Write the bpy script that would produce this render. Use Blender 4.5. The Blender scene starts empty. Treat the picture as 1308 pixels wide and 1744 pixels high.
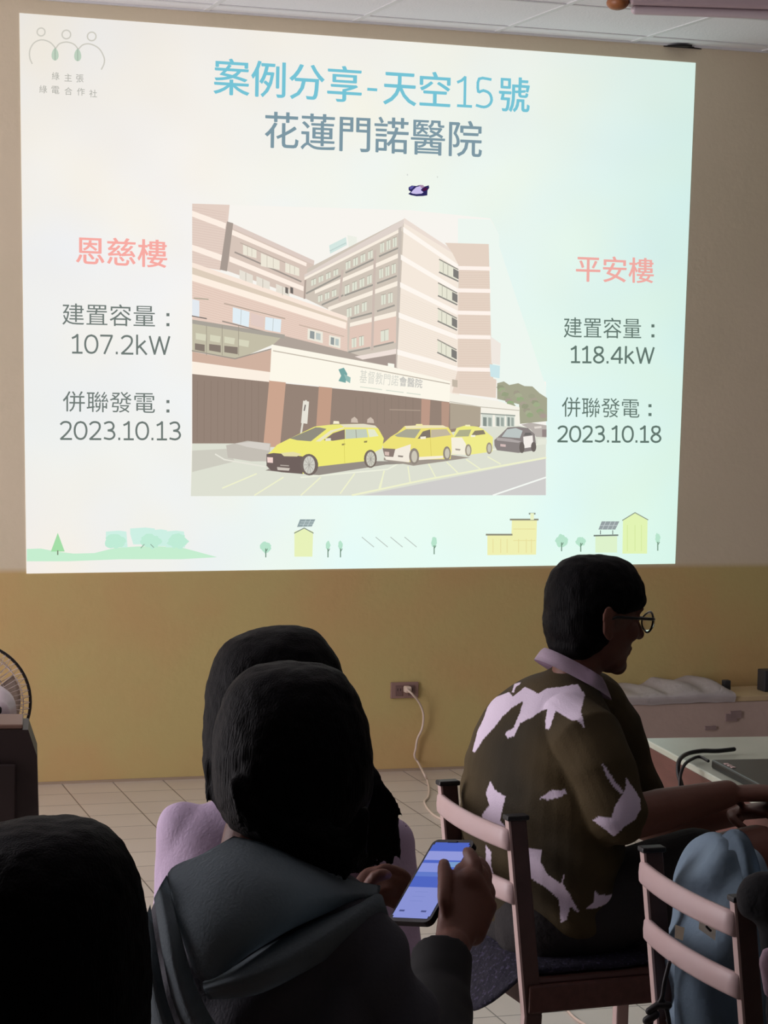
import bpy, bmesh, math, random
from mathutils import Vector, Matrix, noise
random.seed(7)
# ------------------------------------------------------------------ camera, world, lights, exposure
W, H, F = 1308.0, 1744.0, 3697.95
CAM = Vector((0, 0, 1.70))
D = 4.9052*1.70                 # distance of the front wall
CZ = 1.70 + .7712*1.70          # ceiling height
yaw, pit, rol = map(math.radians, (17.885, 4.156, 1.377))
FW = Vector((math.sin(yaw)*math.cos(pit), math.cos(yaw)*math.cos(pit), -math.sin(pit)))
_r = Vector((math.cos(yaw), -math.sin(yaw), 0)); _u = _r.cross(FW)
RT = _r*math.cos(rol) + _u*math.sin(rol)
UP = _u*math.cos(rol) - _r*math.sin(rol)
GR = Vector((math.cos(yaw), -math.sin(yaw), 0))     # ground: to the right of the view
GA = Vector((math.sin(yaw), math.cos(yaw), 0))      # ground: away from the viewer
scene = bpy.context.scene
COL = scene.collection
cd = bpy.data.cameras.new('camera'); cam = bpy.data.objects.new('camera', cd); COL.objects.link(cam)
cd.sensor_fit = 'VERTICAL'; cd.sensor_height = 24.0; cd.lens = 24.0*F/H; cd.clip_start = .05
m = Matrix((RT, UP, -FW)).transposed().to_4x4(); m.translation = CAM
cam.matrix_world = m
scene.camera = cam
scene.view_settings.view_transform = 'Standard'
scene.view_settings.look = 'None'
scene.view_settings.exposure = 0.0
scene.view_settings.gamma = 1.0
scene.view_settings.use_curve_mapping = False
wd = bpy.data.worlds.new('world'); scene.world = wd; wd.use_nodes = True
wd.node_tree.nodes['Background'].inputs[0].default_value = (.5, .6, .8, 1)
wd.node_tree.nodes['Background'].inputs[1].default_value = .0
def area(name, loc, aim, sx, sy, power, color):
    l = bpy.data.lights.new(name, 'AREA'); l.shape = 'RECTANGLE'; l.size = sx; l.size_y = sy
    l.energy = power; l.color = color
    o = bpy.data.objects.new(name, l); COL.objects.link(o); o.location = loc
    o.rotation_euler = (Vector(aim)-Vector(loc)).to_track_quat('-Z', 'Z').to_euler()
    return o
XL, XR, YB = -1.9, 7.5, -3.5       # side walls and back wall
area('daylight_side_window', (XL-.05, 5.4, 1.95), (XL+2, 5.4, 2.35), 4.4, 1.9, 170, (1.0, .93, .98))

# ------------------------------------------------------------------ helpers
def ray(px, py):
    return FW + RT*((px-W/2)/F) - UP*((py-H/2)/F)
def pt(px, py, d): return CAM + ray(px, py)*d
def wall(px, py, off=0.0):
    r = ray(px, py); return CAM + r*((D-off)/r.y)
def floorpt(px, py, z=0.0):
    r = ray(px, py); return CAM + r*((z-CAM.z)/r.z)
def project(p):
    v = p-CAM; d = v.dot(FW); return (W/2+F*v.dot(RT)/d, H/2-F*v.dot(UP)/d)
def srgb(c):
    return tuple((x/255/12.92 if x/255 <= .04045 else ((x/255+.055)/1.055)**2.4) for x in c)
def ground(r, a, z=0.0): 
    p = GR*r + GA*a; return Vector((p.x, p.y, z))

MATS = {}
def mat(name, color, rough=.6, metal=0, spec=.5, bump=0, bscale=60, var=0, vscale=8, var_color=None, detail=4, stretch=None, coat=0, sheen=0):
    """color is 0..255 sRGB"""
    mm = bpy.data.materials.new(name); mm.use_nodes = True
    nt = mm.node_tree; b = nt.nodes['Principled BSDF']
    c = srgb(color)+(1,)
    b.inputs['Base Color'].default_value = c
    b.inputs['Roughness'].default_value = rough
    b.inputs['Metallic'].default_value = metal
    b.inputs['Specular IOR Level'].default_value = spec
    b.inputs['Sheen Weight'].default_value = sheen
    tc = nt.nodes.new('ShaderNodeTexCoord')
    vec = tc.outputs['Object']
    if stretch:
        mp = nt.nodes.new('ShaderNodeMapping'); mp.inputs['Scale'].default_value = stretch
        nt.links.new(vec, mp.inputs[0]); vec = mp.outputs[0]
    if var:
        n = nt.nodes.new('ShaderNodeTexNoise'); n.inputs['Scale'].default_value = vscale; n.inputs['Detail'].default_value = detail
        nt.links.new(vec, n.inputs['Vector'])
        mx = nt.nodes.new('ShaderNodeMix'); mx.data_type = 'RGBA'
        cr = nt.nodes.new('ShaderNodeMapRange'); cr.inputs[1].default_value = .35; cr.inputs[2].default_value = .65
        cr.inputs[4].default_value = var
        nt.links.new(n.outputs[0], cr.inputs[0]); nt.links.new(cr.outputs[0], mx.inputs[0])
        mx.inputs[6].default_value = c
        mx.inputs[7].default_value = (srgb(var_color) if var_color else tuple(x*.5 for x in c[:3]))+(1,)
        nt.links.new(mx.outputs[2], b.inputs['Base Color'])
    if bump:
        n2 = nt.nodes.new('ShaderNodeTexNoise'); n2.inputs['Scale'].default_value = bscale; n2.inputs['Detail'].default_value = 3
        nt.links.new(vec, n2.inputs['Vector'])
        bp = nt.nodes.new('ShaderNodeBump'); bp.inputs['Strength'].default_value = bump; bp.inputs['Distance'].default_value = .01
        nt.links.new(n2.outputs[0], bp.inputs['Height']); nt.links.new(bp.outputs[0], b.inputs['Normal'])
    MATS[name] = mm
    return mm
def attr_mat(name, emission=False, rough=.8, strength=1.0, bump=0, bscale=60):
    mm = bpy.data.materials.new(name); mm.use_nodes = True; nt = mm.node_tree
    at = nt.nodes.new('ShaderNodeAttribute'); at.attribute_name = 'col'
    b = nt.nodes['Principled BSDF']
    if emission:
        nt.nodes.remove(b)
        e = nt.nodes.new('ShaderNodeEmission'); e.inputs[1].default_value = strength
        nt.links.new(at.outputs['Color'], e.inputs[0])
        nt.links.new(e.outputs[0], nt.nodes['Material Output'].inputs[0])
    else:
        b.inputs['Roughness'].default_value = rough; b.inputs['Specular IOR Level'].default_value = .25
        nt.links.new(at.outputs['Color'], b.inputs['Base Color'])
        if bump:
            tc = nt.nodes.new('ShaderNodeTexCoord')
            n2 = nt.nodes.new('ShaderNodeTexNoise'); n2.inputs['Scale'].default_value = bscale
            nt.links.new(tc.outputs['Object'], n2.inputs['Vector'])
            bp = nt.nodes.new('ShaderNodeBump'); bp.inputs['Strength'].default_value = bump; bp.inputs['Distance'].default_value = .01
            nt.links.new(n2.outputs[0], bp.inputs['Height']); nt.links.new(bp.outputs[0], b.inputs['Normal'])
    MATS[name] = mm; return mm

def link(name, mesh, material=None, parent=None, smooth=False):
    if material:
        mesh.materials.clear(); mesh.materials.append(material)
    if smooth: mesh.polygons.foreach_set('use_smooth', [True]*len(mesh.polygons))
    o = bpy.data.objects.new(name, mesh); COL.objects.link(o)
    if parent:
        o.parent = parent
        o.matrix_parent_inverse = world_matrix(parent).inverted()
    return o
def world_matrix(o):
    return (world_matrix(o.parent) @ o.matrix_parent_inverse if o.parent else Matrix()) @ Matrix.LocRotScale(o.location, o.rotation_euler, o.scale)
def obj(name, bm, material, parent=None, smooth=False):
    me = bpy.data.meshes.new(name)
    bmesh.ops.recalc_face_normals(bm, faces=bm.faces[:])
    bm.to_mesh(me); bm.free()
    return link(name, me, material, parent, smooth)
def empty(name, loc, label, cat, group=None, rz=0):
    o = bpy.data.objects.new(name, None); COL.objects.link(o); o.location = loc; o.rotation_euler = (0, 0, rz)
    o.empty_display_size = .1
    return tag(o, label, cat, group)
def tag(o, label, cat, group=None):
    o['label'] = label; o['category'] = cat
    if group: o['group'] = group
    return o
def struct(name, bm, material, parent=None, smooth=False):
    o = obj(name, bm, material, parent, smooth)
    if not parent: o['kind'] = 'structure'
    return o
def box(bm, c, s, rot=None, bev=0.0):
    """box centred on c with full sizes s, optional 3x3 rotation"""
    r = bmesh.ops.create_cube(bm, size=1.0)
    vs = r['verts']
    mm = Matrix.Translation(Vector(c)) @ (rot.to_4x4() if rot else Matrix()) @ Matrix.Diagonal((s[0], s[1], s[2], 1))
    bmesh.ops.transform(bm, matrix=mm, verts=vs)
    if bev > 0:
        es = list({e for v in vs for e in v.link_edges})
        bmesh.ops.bevel(bm, geom=es, offset=bev, segments=2, affect='EDGES', profile=.5)
    return bm
def tube(bm, pts, rad, n=12, flat=1.0, up=None, cap=True):
    """swept tube with rounded ends; rad number or list; flat scales the second axis"""
    pts = [Vector(p) for p in pts]
    if not isinstance(rad, (list, tuple)): rad = [rad]*len(pts)
    P, R = [], []
    t0 = (pts[1]-pts[0]).normalized(); t1 = (pts[-1]-pts[-2]).normalized()
    if cap:
        for a in (88, 60, 35, 15):
            P.append(pts[0]-t0*rad[0]*math.sin(math.radians(a))); R.append(rad[0]*math.cos(math.radians(a)))
    P += pts; R += list(rad)
    if cap:
        for a in (15, 35, 60, 88):
            P.append(pts[-1]+t1*rad[-1]*math.sin(math.radians(a))); R.append(rad[-1]*math.cos(math.radians(a)))
    rings = []; prev = None
    for i, p in enumerate(P):
        t = (P[min(i+1, len(P)-1)]-P[max(i-1, 0)]).normalized()
        if prev is None:
            ref = Vector(up) if up else (Vector((0, 0, 1)) if abs(t.z) < .9 else Vector((1, 0, 0)))
            a = ref - t*ref.dot(t)
        else: a = prev - t*prev.dot(t)
        a.normalize(); prev = a; b = t.cross(a)
        rings.append([bm.verts.new(p + (a*math.cos(q)*R[i]*flat + b*math.sin(q)*R[i])) for q in [2*math.pi*k/n for k in range(n)]])
    for i in range(len(rings)-1):
        for k in range(n):
            bm.faces.new((rings[i][k], rings[i][(k+1) % n], rings[i+1][(k+1) % n], rings[i+1][k]))
    bm.faces.new(rings[0]); bm.faces.new(rings[-1][::-1])
    return bm
def smooth_path(pts, k=6):
    """Catmull-Rom through the points"""
    pts = [Vector(p) for p in pts]; out = []
    for i in range(len(pts)-1):
        p0 = pts[max(i-1, 0)]; p1 = pts[i]; p2 = pts[i+1]; p3 = pts[min(i+2, len(pts)-1)]
        for j in range(k):
            t = j/k
            out.append(.5*((2*p1)+(p2-p0)*t+(2*p0-5*p1+4*p2-p3)*t*t+(3*p1-p0-3*p2+p3)*t**3))
    out.append(pts[-1]); return out
def interp(lst, k=4):
    """smoothly resample a list of number tuples"""
    n = len(lst[0]); out = []
    for i in range(len(lst)-1):
        p0 = lst[max(i-1, 0)]; p1 = lst[i]; p2 = lst[i+1]; p3 = lst[min(i+2, len(lst)-1)]
        for j in range(k):
            t = j/k
            out.append(tuple(.5*((2*p1[q])+(p2[q]-p0[q])*t+(2*p0[q]-5*p1[q]+4*p2[q]-p3[q])*t*t+(3*p1[q]-p0[q]-3*p2[q]+p3[q])*t**3) for q in range(n)))
    out.append(tuple(lst[-1])); return out
def sil(bm, rows, yawdeg, ratio, n=40, k=4, power=2.0):
    """solid of horizontal rings: rows (y, x_left, x_right, depth) in the photo's frame at a real distance; the rings
    are ellipses turned by yawdeg (direction the body faces, 0 = away from the viewer, 90 = to the right), thickness/width = ratio"""
    a = math.radians(yawdeg)
    fwd = GA*math.cos(a)+GR*math.sin(a); lat = GR*math.cos(a)-GA*math.sin(a)
    rings = []
    for (y, xl, xr, d) in interp(rows, k):
        c = pt((xl+xr)/2, y, d); hw = max(.002, abs(xr-xl)/2*d/F)
        s = math.sqrt((math.cos(a))**2+(ratio*math.sin(a))**2)
        b = hw/s; t = b*ratio
        ring = []
        for q in range(n):
            th = 2*math.pi*q/n; cs, sn = math.cos(th), math.sin(th)
            cs = math.copysign(abs(cs)**(2/power), cs); sn = math.copysign(abs(sn)**(2/power), sn)
            ring.append(bm.verts.new(c+lat*b*cs+fwd*t*sn))
        rings.append(ring)
    for i in range(len(rings)-1):
        for q in range(n):
            bm.faces.new((rings[i][q], rings[i][(q+1) % n], rings[i+1][(q+1) % n], rings[i+1][q]))
    bm.faces.new(rings[0]); bm.faces.new(rings[-1][::-1])
    return bm
def ball(bm, c, r, s=(1, 1, 1), rot=None, seg=24):
    q = bmesh.ops.create_uvsphere(bm, u_segments=seg, v_segments=seg//2, radius=r)
    mm = Matrix.Translation(Vector(c)) @ (rot.to_4x4() if rot else Matrix()) @ Matrix.Diagonal((s[0], s[1], s[2], 1))
    bmesh.ops.transform(bm, matrix=mm, verts=q['verts'])
    return bm
def fuse(bm, voxel, smooth_it=4, noise_amp=0, noise_scale=8, seed=0):
    """join overlapping closed volumes into one continuous skin"""
    me = bpy.data.meshes.new('tmp'); bmesh.ops.recalc_face_normals(bm, faces=bm.faces[:]); bm.to_mesh(me); bm.free()
    o = bpy.data.objects.new('tmp', me); COL.objects.link(o)
    r = o.modifiers.new('r', 'REMESH'); r.mode = 'VOXEL'; r.voxel_size = voxel
    if smooth_it:
        s = o.modifiers.new('s', 'SMOOTH'); s.iterations = smooth_it; s.factor = .5
    dg = bpy.context.evaluated_depsgraph_get(); dg.update()
    out = bpy.data.meshes.new_from_object(o.evaluated_get(dg))
    bpy.data.objects.remove(o); bpy.data.meshes.remove(me)
    if noise_amp:
        vs = [(v.co.copy(), v.normal.copy()) for v in out.vertices]
        buf = []
        for co, no in vs:
            q = co*noise_scale+Vector((seed, seed*.7, 0))
            buf += list(co+no*noise_amp*(noise.noise(q)+.5*noise.noise(q*2.1)))
        out.vertices.foreach_set('co', buf); out.update()
    return out
def displace(me, fn):
    vs = [(v.co.copy(), v.normal.copy()) for v in me.vertices]; buf = []
    for co, no in vs: buf += list(fn(co, no))
    me.vertices.foreach_set('co', buf); me.update()
def set_cols(me, fn, name='col'):
    at = me.color_attributes.new(name, 'FLOAT_COLOR', 'POINT')
    buf = []
    for v in me.vertices:
        c = fn(v); buf += [c[0], c[1], c[2], 1.0]
    at.data.foreach_set('color', buf)
def inside(p, poly):
    x, y = p; c = False; j = len(poly)-1
    for i in range(len(poly)):
        xi, yi = poly[i]; xj, yj = poly[j]
        if (yi > y) != (yj > y) and x < (xj-xi)*(y-yi)/(yj-yi)+xi: c = not c
        j = i
    return c
def sheet(ctrl, thick=.006, k=6):
    """thick cloth sheet through a grid of control points (world)"""
    rows = [smooth_path(r, k) for r in ctrl]
    cols = list(zip(*rows)); cols = [smooth_path(c, k) for c in cols]
    bm = bmesh.new()
    g = [[bm.verts.new(p) for p in c] for c in cols]
    for i in range(len(g)-1):
        for j in range(len(g[0])-1):
            bm.faces.new((g[i][j], g[i+1][j], g[i+1][j+1], g[i][j+1]))
    bmesh.ops.solidify(bm, geom=bm.faces[:]+bm.edges[:]+bm.verts[:], thickness=thick)
    return bm

# ------------------------------------------------------------------ the room
SPL = wall(0, 972).z              # height where the painted dado begins
def wall_material():
    mm = bpy.data.materials.new('painted_wall'); mm.use_nodes = True; nt = mm.node_tree; b = nt.nodes['Principled BSDF']
    b.inputs['Roughness'].default_value = .75; b.inputs['Specular IOR Level'].default_value = .2
    g = nt.nodes.new('ShaderNodeNewGeometry'); s = nt.nodes.new('ShaderNodeSeparateXYZ'); nt.links.new(g.outputs['Position'], s.inputs[0])
    gt = nt.nodes.new('ShaderNodeMapRange'); gt.inputs[1].default_value = SPL-.012; gt.inputs[2].default_value = SPL+.012
    nt.links.new(s.outputs[2], gt.inputs[0])
    n = nt.nodes.new('ShaderNodeTexNoise'); n.inputs['Scale'].default_value = 2.2; n.inputs['Detail'].default_value = 4; nt.links.new(g.outputs['Position'], n.inputs['Vector'])
    def mix(a, bb, fac):
        x = nt.nodes.new('ShaderNodeMix'); x.data_type = 'RGBA'
        for k_, v in ((6, a), (7, bb)):
            if isinstance(v, tuple): x.inputs[k_].default_value = v+(1,)
            else: nt.links.new(v, x.inputs[k_])
        nt.links.new(fac, x.inputs[0]); return x.outputs[2]
    mr = nt.nodes.new('ShaderNodeMapRange'); mr.inputs[1].default_value = .4; mr.inputs[2].default_value = .65; nt.links.new(n.outputs[0], mr.inputs[0])
    low = mix(srgb((202, 183, 124)), srgb((206, 174, 120)), mr.outputs[0])
    up_ = mix(srgb((228, 214, 188)), srgb((224, 211, 184)), mr.outputs[0])
    nt.links.new(mix(low, up_, gt.outputs[0]), b.inputs['Base Color'])
    n2 = nt.nodes.new('ShaderNodeTexNoise'); n2.inputs['Scale'].default_value = 40; nt.links.new(g.outputs['Position'], n2.inputs['Vector'])
    bp = nt.nodes.new('ShaderNodeBump'); bp.inputs['Strength'].default_value = .12; bp.inputs['Distance'].default_value = .01
    nt.links.new(n2.outputs[0], bp.inputs['Height']); nt.links.new(bp.outputs[0], b.inputs['Normal'])
    return mm
WM = wall_material()
def tile_material():
    mm = bpy.data.materials.new('floor_tiles'); mm.use_nodes = True; nt = mm.node_tree; b = nt.nodes['Principled BSDF']
    b.inputs['Roughness'].default_value = .3; b.inputs['Specular IOR Level'].default_value = .55
    g = nt.nodes.new('ShaderNodeNewGeometry'); mp = nt.nodes.new('ShaderNodeMapping')
    w0 = wall(105, 1334.7)
    mp.inputs['Location'].default_value = (-w0.x/.2, -D/.2, 0); mp.inputs['Scale'].default_value = (5, 5, 5)
    nt.links.new(g.outputs['Position'], mp.inputs[0])
    br = nt.nodes.new('ShaderNodeTexBrick'); br.offset = 0; br.squash = 1
    br.inputs['Scale'].default_value = 1; br.inputs['Mortar Size'].default_value = .012; br.inputs['Mortar Smooth'].default_value = .2
    br.inputs['Brick Width'].default_value = 1; br.inputs['Row Height'].default_value = 1
    br.inputs['Color1'].default_value = srgb((222, 212, 202))+(1,); br.inputs['Color2'].default_value = srgb((216, 205, 196))+(1,)
    br.inputs['Mortar'].default_value = srgb((112, 102, 98))+(1,)
    nt.links.new(mp.outputs[0], br.inputs['Vector'])
    n = nt.nodes.new('ShaderNodeTexNoise'); n.inputs['Scale'].default_value = 3; nt.links.new(g.outputs['Position'], n.inputs['Vector'])
    x = nt.nodes.new('ShaderNodeMix'); x.data_type = 'RGBA'; x.blend_type = 'MULTIPLY'
    mr = nt.nodes.new('ShaderNodeMapRange'); mr.inputs[3].default_value = 0; mr.inputs[4].default_value = .5
    nt.links.new(n.outputs[0], mr.inputs[0]); nt.links.new(mr.outputs[0], x.inputs[0])
    nt.links.new(br.outputs[0], x.inputs[6]); x.inputs[7].default_value = (.72, .7, .68, 1)
    nt.links.new(x.outputs[2], b.inputs['Base Color'])
    bp = nt.nodes.new('ShaderNodeBump'); bp.inputs['Strength'].default_value = .4; bp.inputs['Distance'].default_value = .002; bp.invert = True
    nt.links.new(br.outputs['Fac'], bp.inputs['Height']); nt.links.new(bp.outputs[0], b.inputs['Normal'])
    return mm
T = .12
bm = bmesh.new(); box(bm, ((XL+XR)/2, D+T/2, CZ/2+.15), (XR-XL+2*T, T, CZ+.5)); struct('wall_front', bm, WM)
bm = bmesh.new(); box(bm, ((XL+XR)/2, (YB+D)/2, -.06), (XR-XL+2*T, D-YB+2*T, .12)); struct('floor', bm, tile_material())
dark_wall = mat('rear_wall_paint', (44, 40, 38), .85, bump=.1, bscale=40)
bm = bmesh.new(); box(bm, (XR+T/2, (YB+D)/2, CZ/2+.15), (T, D-YB, CZ+.5)); struct('wall_right', bm, dark_wall)
bm = bmesh.new(); box(bm, ((XL+XR)/2, YB-T/2, CZ/2+.15), (XR-XL+2*T, T, CZ+.5)); struct('wall_back', bm, dark_wall)
# left wall with its window opening
bm = bmesh.new()
ops_ = [(3.2, 7.6)]; z0, z1 = 1.0, 2.9
box(bm, (XL-T/2, (YB+D)/2, z0/2), (T, D-YB, z0)); box(bm, (XL-T/2, (YB+D)/2, (z1+CZ+.4)/2), (T, D-YB, CZ+.4-z1))
for a, b_ in ((YB, 3.2), (7.6, D)): box(bm, (XL-T/2, (a+b_)/2, (z0+z1)/2), (T, b_-a, z1-z0))
struct('wall_left', bm, dark_wall)
# suspended ceiling: panels laid in a grid of T bars, one corner gap painted dark
def ceiling_material():
    mm = mat('ceiling_panel', (244, 244, 248), .9, spec=.1, bump=.2, bscale=120, var=.25, vscale=1.5, var_color=(234, 232, 236)); return mm
CM = ceiling_material()
GB = wall(350, 18.5).x            # a bar meets the wall here
bm = bmesh.new(); gaps = bmesh.new()
S = .60
x0s = [GB + S*i for i in range(-8, 14)]
yoff = D-.16
ycuts = [D] + [yoff-S*i for i in range(0, 21)]
hole = wall(1150, 72)
for i in range(len(x0s)-1):
    for j in range(len(ycuts)-1):
        xa, xb = x0s[i], x0s[i+1]; ya, yb = ycuts[j+1], ycuts[j]
        if xb < XL or xa > XR or yb < YB: continue
        rot = None; cz = CZ+.006+random.uniform(-.001, .001)
        if j == 0 and xa-.02 <= hole.x <= xb+.02 and xb-hole.x > .02:
            pass
        box(bm, ((xa+xb)/2, (ya+yb)/2, cz), (xb-xa-.006, yb-ya-.006, .012), rot)
struct('ceiling', bm, CM)
bm = bmesh.new()
for x in x0s:
    if XL < x < XR: box(bm, (x, (YB+D)/2, CZ-.001), (.022, D-YB, .006))
for y in ycuts[1:]:
    if y > YB: box(bm, ((XL+XR)/2, y, CZ-.0012), (XR-XL, .022, .006))
box(bm, ((XL+XR)/2, D-.008, CZ-.003), (XR-XL, .016, .010))
struct('trim_1', bm, mat('ceiling_grid_metal', (226, 226, 228), .6))
# dark plate at the wall painting the shade of an open ceiling gap
bm = bmesh.new()
pa, pb = wall(1130, 70), wall(1195, 76)
poly = [(pa.x, D-.001, CZ-.012), (pa.x+.04, D-.05, CZ-.012), (pa.x+.10, D-.065, CZ-.012), (pb.x-.08, D-.03, CZ-.012), (pb.x, D-.001, CZ-.012)]
lo = [bm.verts.new(p) for p in poly]; hi = [bm.verts.new((p[0], p[1], p[2]+.006)) for p in poly]
bm.faces.new(lo); bm.faces.new(hi[::-1])
for i in range(5): bm.faces.new((lo[i], lo[(i+1) % 5], hi[(i+1) % 5], hi[i]))
struct('trim_2', bm, mat('gap_shade', (24, 20, 18), .95))
bm = bmesh.new(); box(bm, ((XL+XR)/2, D-.003, .005), (XR-XL, .006, .010)); struct('base_shadow_front', bm, mat('joint_shadow', (170, 150, 128), .9))  # thin strip painting the shadow line where wall meets floor
# ------------------------------------------------------------------ the projected slide
slide = empty('projected_slide', wall(600, 970, 0), 'large bright projected presentation slide on the painted front wall with a hospital photo', 'projected image')
SM = attr_mat('projector_light', emission=True)
def skel(me): return me
class Flat:
    """flat shapes of the projected picture lying on the wall, each layer a hair in front of the last"""
    def __init__(s, base): s.bm = bmesh.new(); s.cl = s.bm.verts.layers.float_color.new('col'); s.base = base; s.n = 0
    def poly(s, pts, c, layer=0):
        s.n += 1
        off = s.base+layer*.0003+s.n*1e-6
        c = srgb(c)
        vs = []
        for p in pts:
            v = s.bm.verts.new(wall(p[0], p[1], off)); v[s.cl] = (c[0], c[1], c[2], 1); vs.append(v)
        try: s.bm.faces.new(vs)
        except ValueError: pass
    def line(s, pts, w, c, layer=0):
        for i in range(len(pts)-1):
            a, b = Vector(pts[i]), Vector(pts[i+1]); t = (b-a)
            if t.length < 1e-6: continue
            t.normalize(); n = Vector((-t.y, t.x))*w/2; e = t*w*.3
            s.poly([a+n-e, b+n+e, b-n+e, a-n-e], c, layer)
    def ell(s, cx, cy, rx, ry, c, layer=0, n=18, rot=0):
        q = math.radians(rot)
        s.poly([(cx+rx*math.cos(t)*math.cos(q)-ry*math.sin(t)*math.sin(q), cy+rx*math.cos(t)*math.sin(q)+ry*math.sin(t)*math.cos(q)) for t in [2*math.pi*k/n for k in range(n)]], c, layer)
    def ring(s, cx, cy, r, w, c, layer=0, n=24):
        s.line([(cx+r*math.cos(2*math.pi*k/n), cy+r*math.sin(2*math.pi*k/n)) for k in range(n+1)], w, c, layer)
    def blob(s, cx, cy, rx, ry, c, layer=0, n=22, amp=.18, seed=0):
        rr = random.Random(seed)
        s.poly([(cx+rx*(1+rr.uniform(-amp, amp))*math.cos(2*math.pi*k/n), cy+ry*(1+rr.uniform(-amp, amp))*math.sin(2*math.pi*k/n)) for k in range(n)], c, layer)
    def done(s, name):
        me = bpy.data.meshes.new(name)
        for f in s.bm.faces:
            if f.normal.length == 0: f.normal_update()
        s.bm.normal_update()
        for f in s.bm.faces:
            if f.normal.y > 0: f.normal_flip()
        s.bm.to_mesh(me); s.bm.free()
        return link(name, me, SM, slide)
def lerp(a, b, t): return tuple(a[i]+(b[i]-a[i])*t for i in range(len(a)))
# background, faintly uneven: projector hot-spot and colour cast painted into its emission
TL, TR, BR, BL = (33, 22), (1185, 107), (1150, 960), (45, 977)
def quadpt(q, u, v):
    a = lerp(q[0], q[1], u); b = lerp(q[3], q[2], u); return lerp(a, b, v)
CG = [  # rows top to bottom, columns left to right
    [(234, 230, 224), (240, 236, 230), (243, 240, 232), (236, 241, 234), (214, 236, 228)],
    [(243, 239, 232), (246, 242, 236), (243, 246, 238), (234, 246, 238), (212, 239, 233)],
    [(240, 240, 238), (245, 244, 242), (242, 248, 242), (230, 247, 239), (213, 240, 232)],
    [(238, 240, 238), (242, 243, 240), (236, 250, 243), (232, 250, 243), (218, 243, 232)],
    [(244, 238, 232), (240, 242, 238), (232, 252, 245), (230, 252, 243), (216, 246, 234)]]
def bgcol(u, v):
    x, y = u*4, v*4; i, j = min(int(x), 3), min(int(y), 3)
    c = lerp(lerp(CG[j][i], CG[j][i+1], x-i), lerp(CG[j+1][i], CG[j+1][i+1], x-i), y-j)
    n1 = noise.noise(Vector((u*9, v*8, 3))); n2 = noise.noise(Vector((u*13, v*11, 9)))
    return (c[0]+4*n1, c[1]+2.0*n1+1.5*n2, c[2]-3*n1+4*n2)
bm = bmesh.new(); cl = bm.verts.layers.float_color.new('col')
NU, NV = 60, 50
g = []
for j in range(NV+1):
    row = []
    for i in range(NU+1):
        u, v = i/NU, j/NV
        p = quadpt((TL, TR, BR, BL), u, v); w_ = bm.verts.new(wall(p[0], p[1], .002))
        w_[cl] = srgb(tuple(min(255, q) for q in bgcol(u, v)))+(1,); row.append(w_)
    g.append(row)
for j in range(NV):
    for i in range(NU): bm.faces.new((g[j][i], g[j+1][i], g[j+1][i+1], g[j][i+1]))
me = bpy.data.meshes.new('slide_background'); bm.normal_update()
for f in bm.faces:
    if f.normal.y > 0: f.normal_flip()
bm.to_mesh(me); bm.free(); link('slide_background', me, SM, slide)

def text_into(fl, s, quad, c, layer=0, bold=0.0):
    cu = bpy.data.curves.new('t', 'FONT'); cu.body = s; cu.size = 1; cu.offset = bold; cu.resolution_u = 3
    o = bpy.data.objects.new('t', cu); COL.objects.link(o)
    dg = bpy.context.evaluated_depsgraph_get(); dg.update()
    me = bpy.data.meshes.new_from_object(o.evaluated_get(dg))
    bpy.data.objects.remove(o); bpy.data.curves.remove(cu)
    xs = [v.co.x for v in me.vertices]; ysx = [v.co.y for v in me.vertices]
    if not xs: return
    ax, bx, ay, by = min(xs), max(xs), min(ysx), max(ysx)
    fl.n += 1; off = fl.base+layer*.0003+fl.n*1e-6; cc = srgb(c)
    vs = []
    for v in me.vertices:
        p = quadpt(quad, (v.co.x-ax)/(bx-ax), 1-(v.co.y-ay)/(by-ay))
        q = fl.bm.verts.new(wall(p[0], p[1], off)); q[fl.cl] = (cc[0], cc[1], cc[2], 1); vs.append(q)
    for f in me.polygons:
        try: fl.bm.faces.new([vs[i] for i in f.vertices])
        except ValueError: pass
    bpy.data.meshes.remove(me)
ST = {  # stroke letters in a unit box, y down
 '0': (.60, [[(.5, .05), (.78, .12), (.95, .35), (.95, .65), (.78, .88), (.5, .95), (.22, .88), (.05, .65), (.05, .35), (.22, .12), (.5, .05)]]),
 '1': (.50, [[(.08, .2), (.32, .14), (.54, .03)], [(.54, .03), (.54, .96)], [(.1, .955), (.96, .955)]]),
 '2': (.58, [[(.08, .17), (.28, .07), (.55, .05), (.8, .12), (.88, .28), (.8, .46), (.5, .7), (.08, .95)], [(.08, .955), (.95, .955)]]),
 '3': (.56, [[(.1, .12), (.4, .05), (.7, .08), (.86, .25), (.75, .42), (.4, .49)], [(.4, .49), (.78, .54), (.93, .72), (.8, .88), (.5, .95), (.08, .9)]]),
 '4': (.62, [[(.76, .97), (.76, .05), (.68, .08), (.05, .7), (.05, .73), (.98, .73)]]),
 '5': (.56, [[(.86, .05), (.2, .05), (.16, .46), (.45, .42), (.8, .5), (.93, .7), (.8, .87), (.5, .95), (.08, .91)]]),
 '7': (.58, [[(.05, .05), (.94, .05), (.9, .14), (.35, .97)]]),
 '8': (.58, [[(.5, .05), (.78, .1), (.86, .25), (.75, .4), (.5, .49), (.2, .6), (.07, .75), (.2, .9), (.5, .96), (.8, .9), (.93, .75), (.8, .6), (.5, .49), (.25, .4), (.14, .25), (.22, .1), (.5, .05)]]),
 '.': (.16, [[(.5, .9), (.5, .97)]]), 'k': (.52, [[(.12, 0), (.12, .97)], [(.82, .3), (.14, .66)], [(.34, .56), (.94, .97)]]),
 'W': (.94, [[(.02, .05), (.26, .95), (.5, .07), (.74, .95), (.98, .05)]])}
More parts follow.
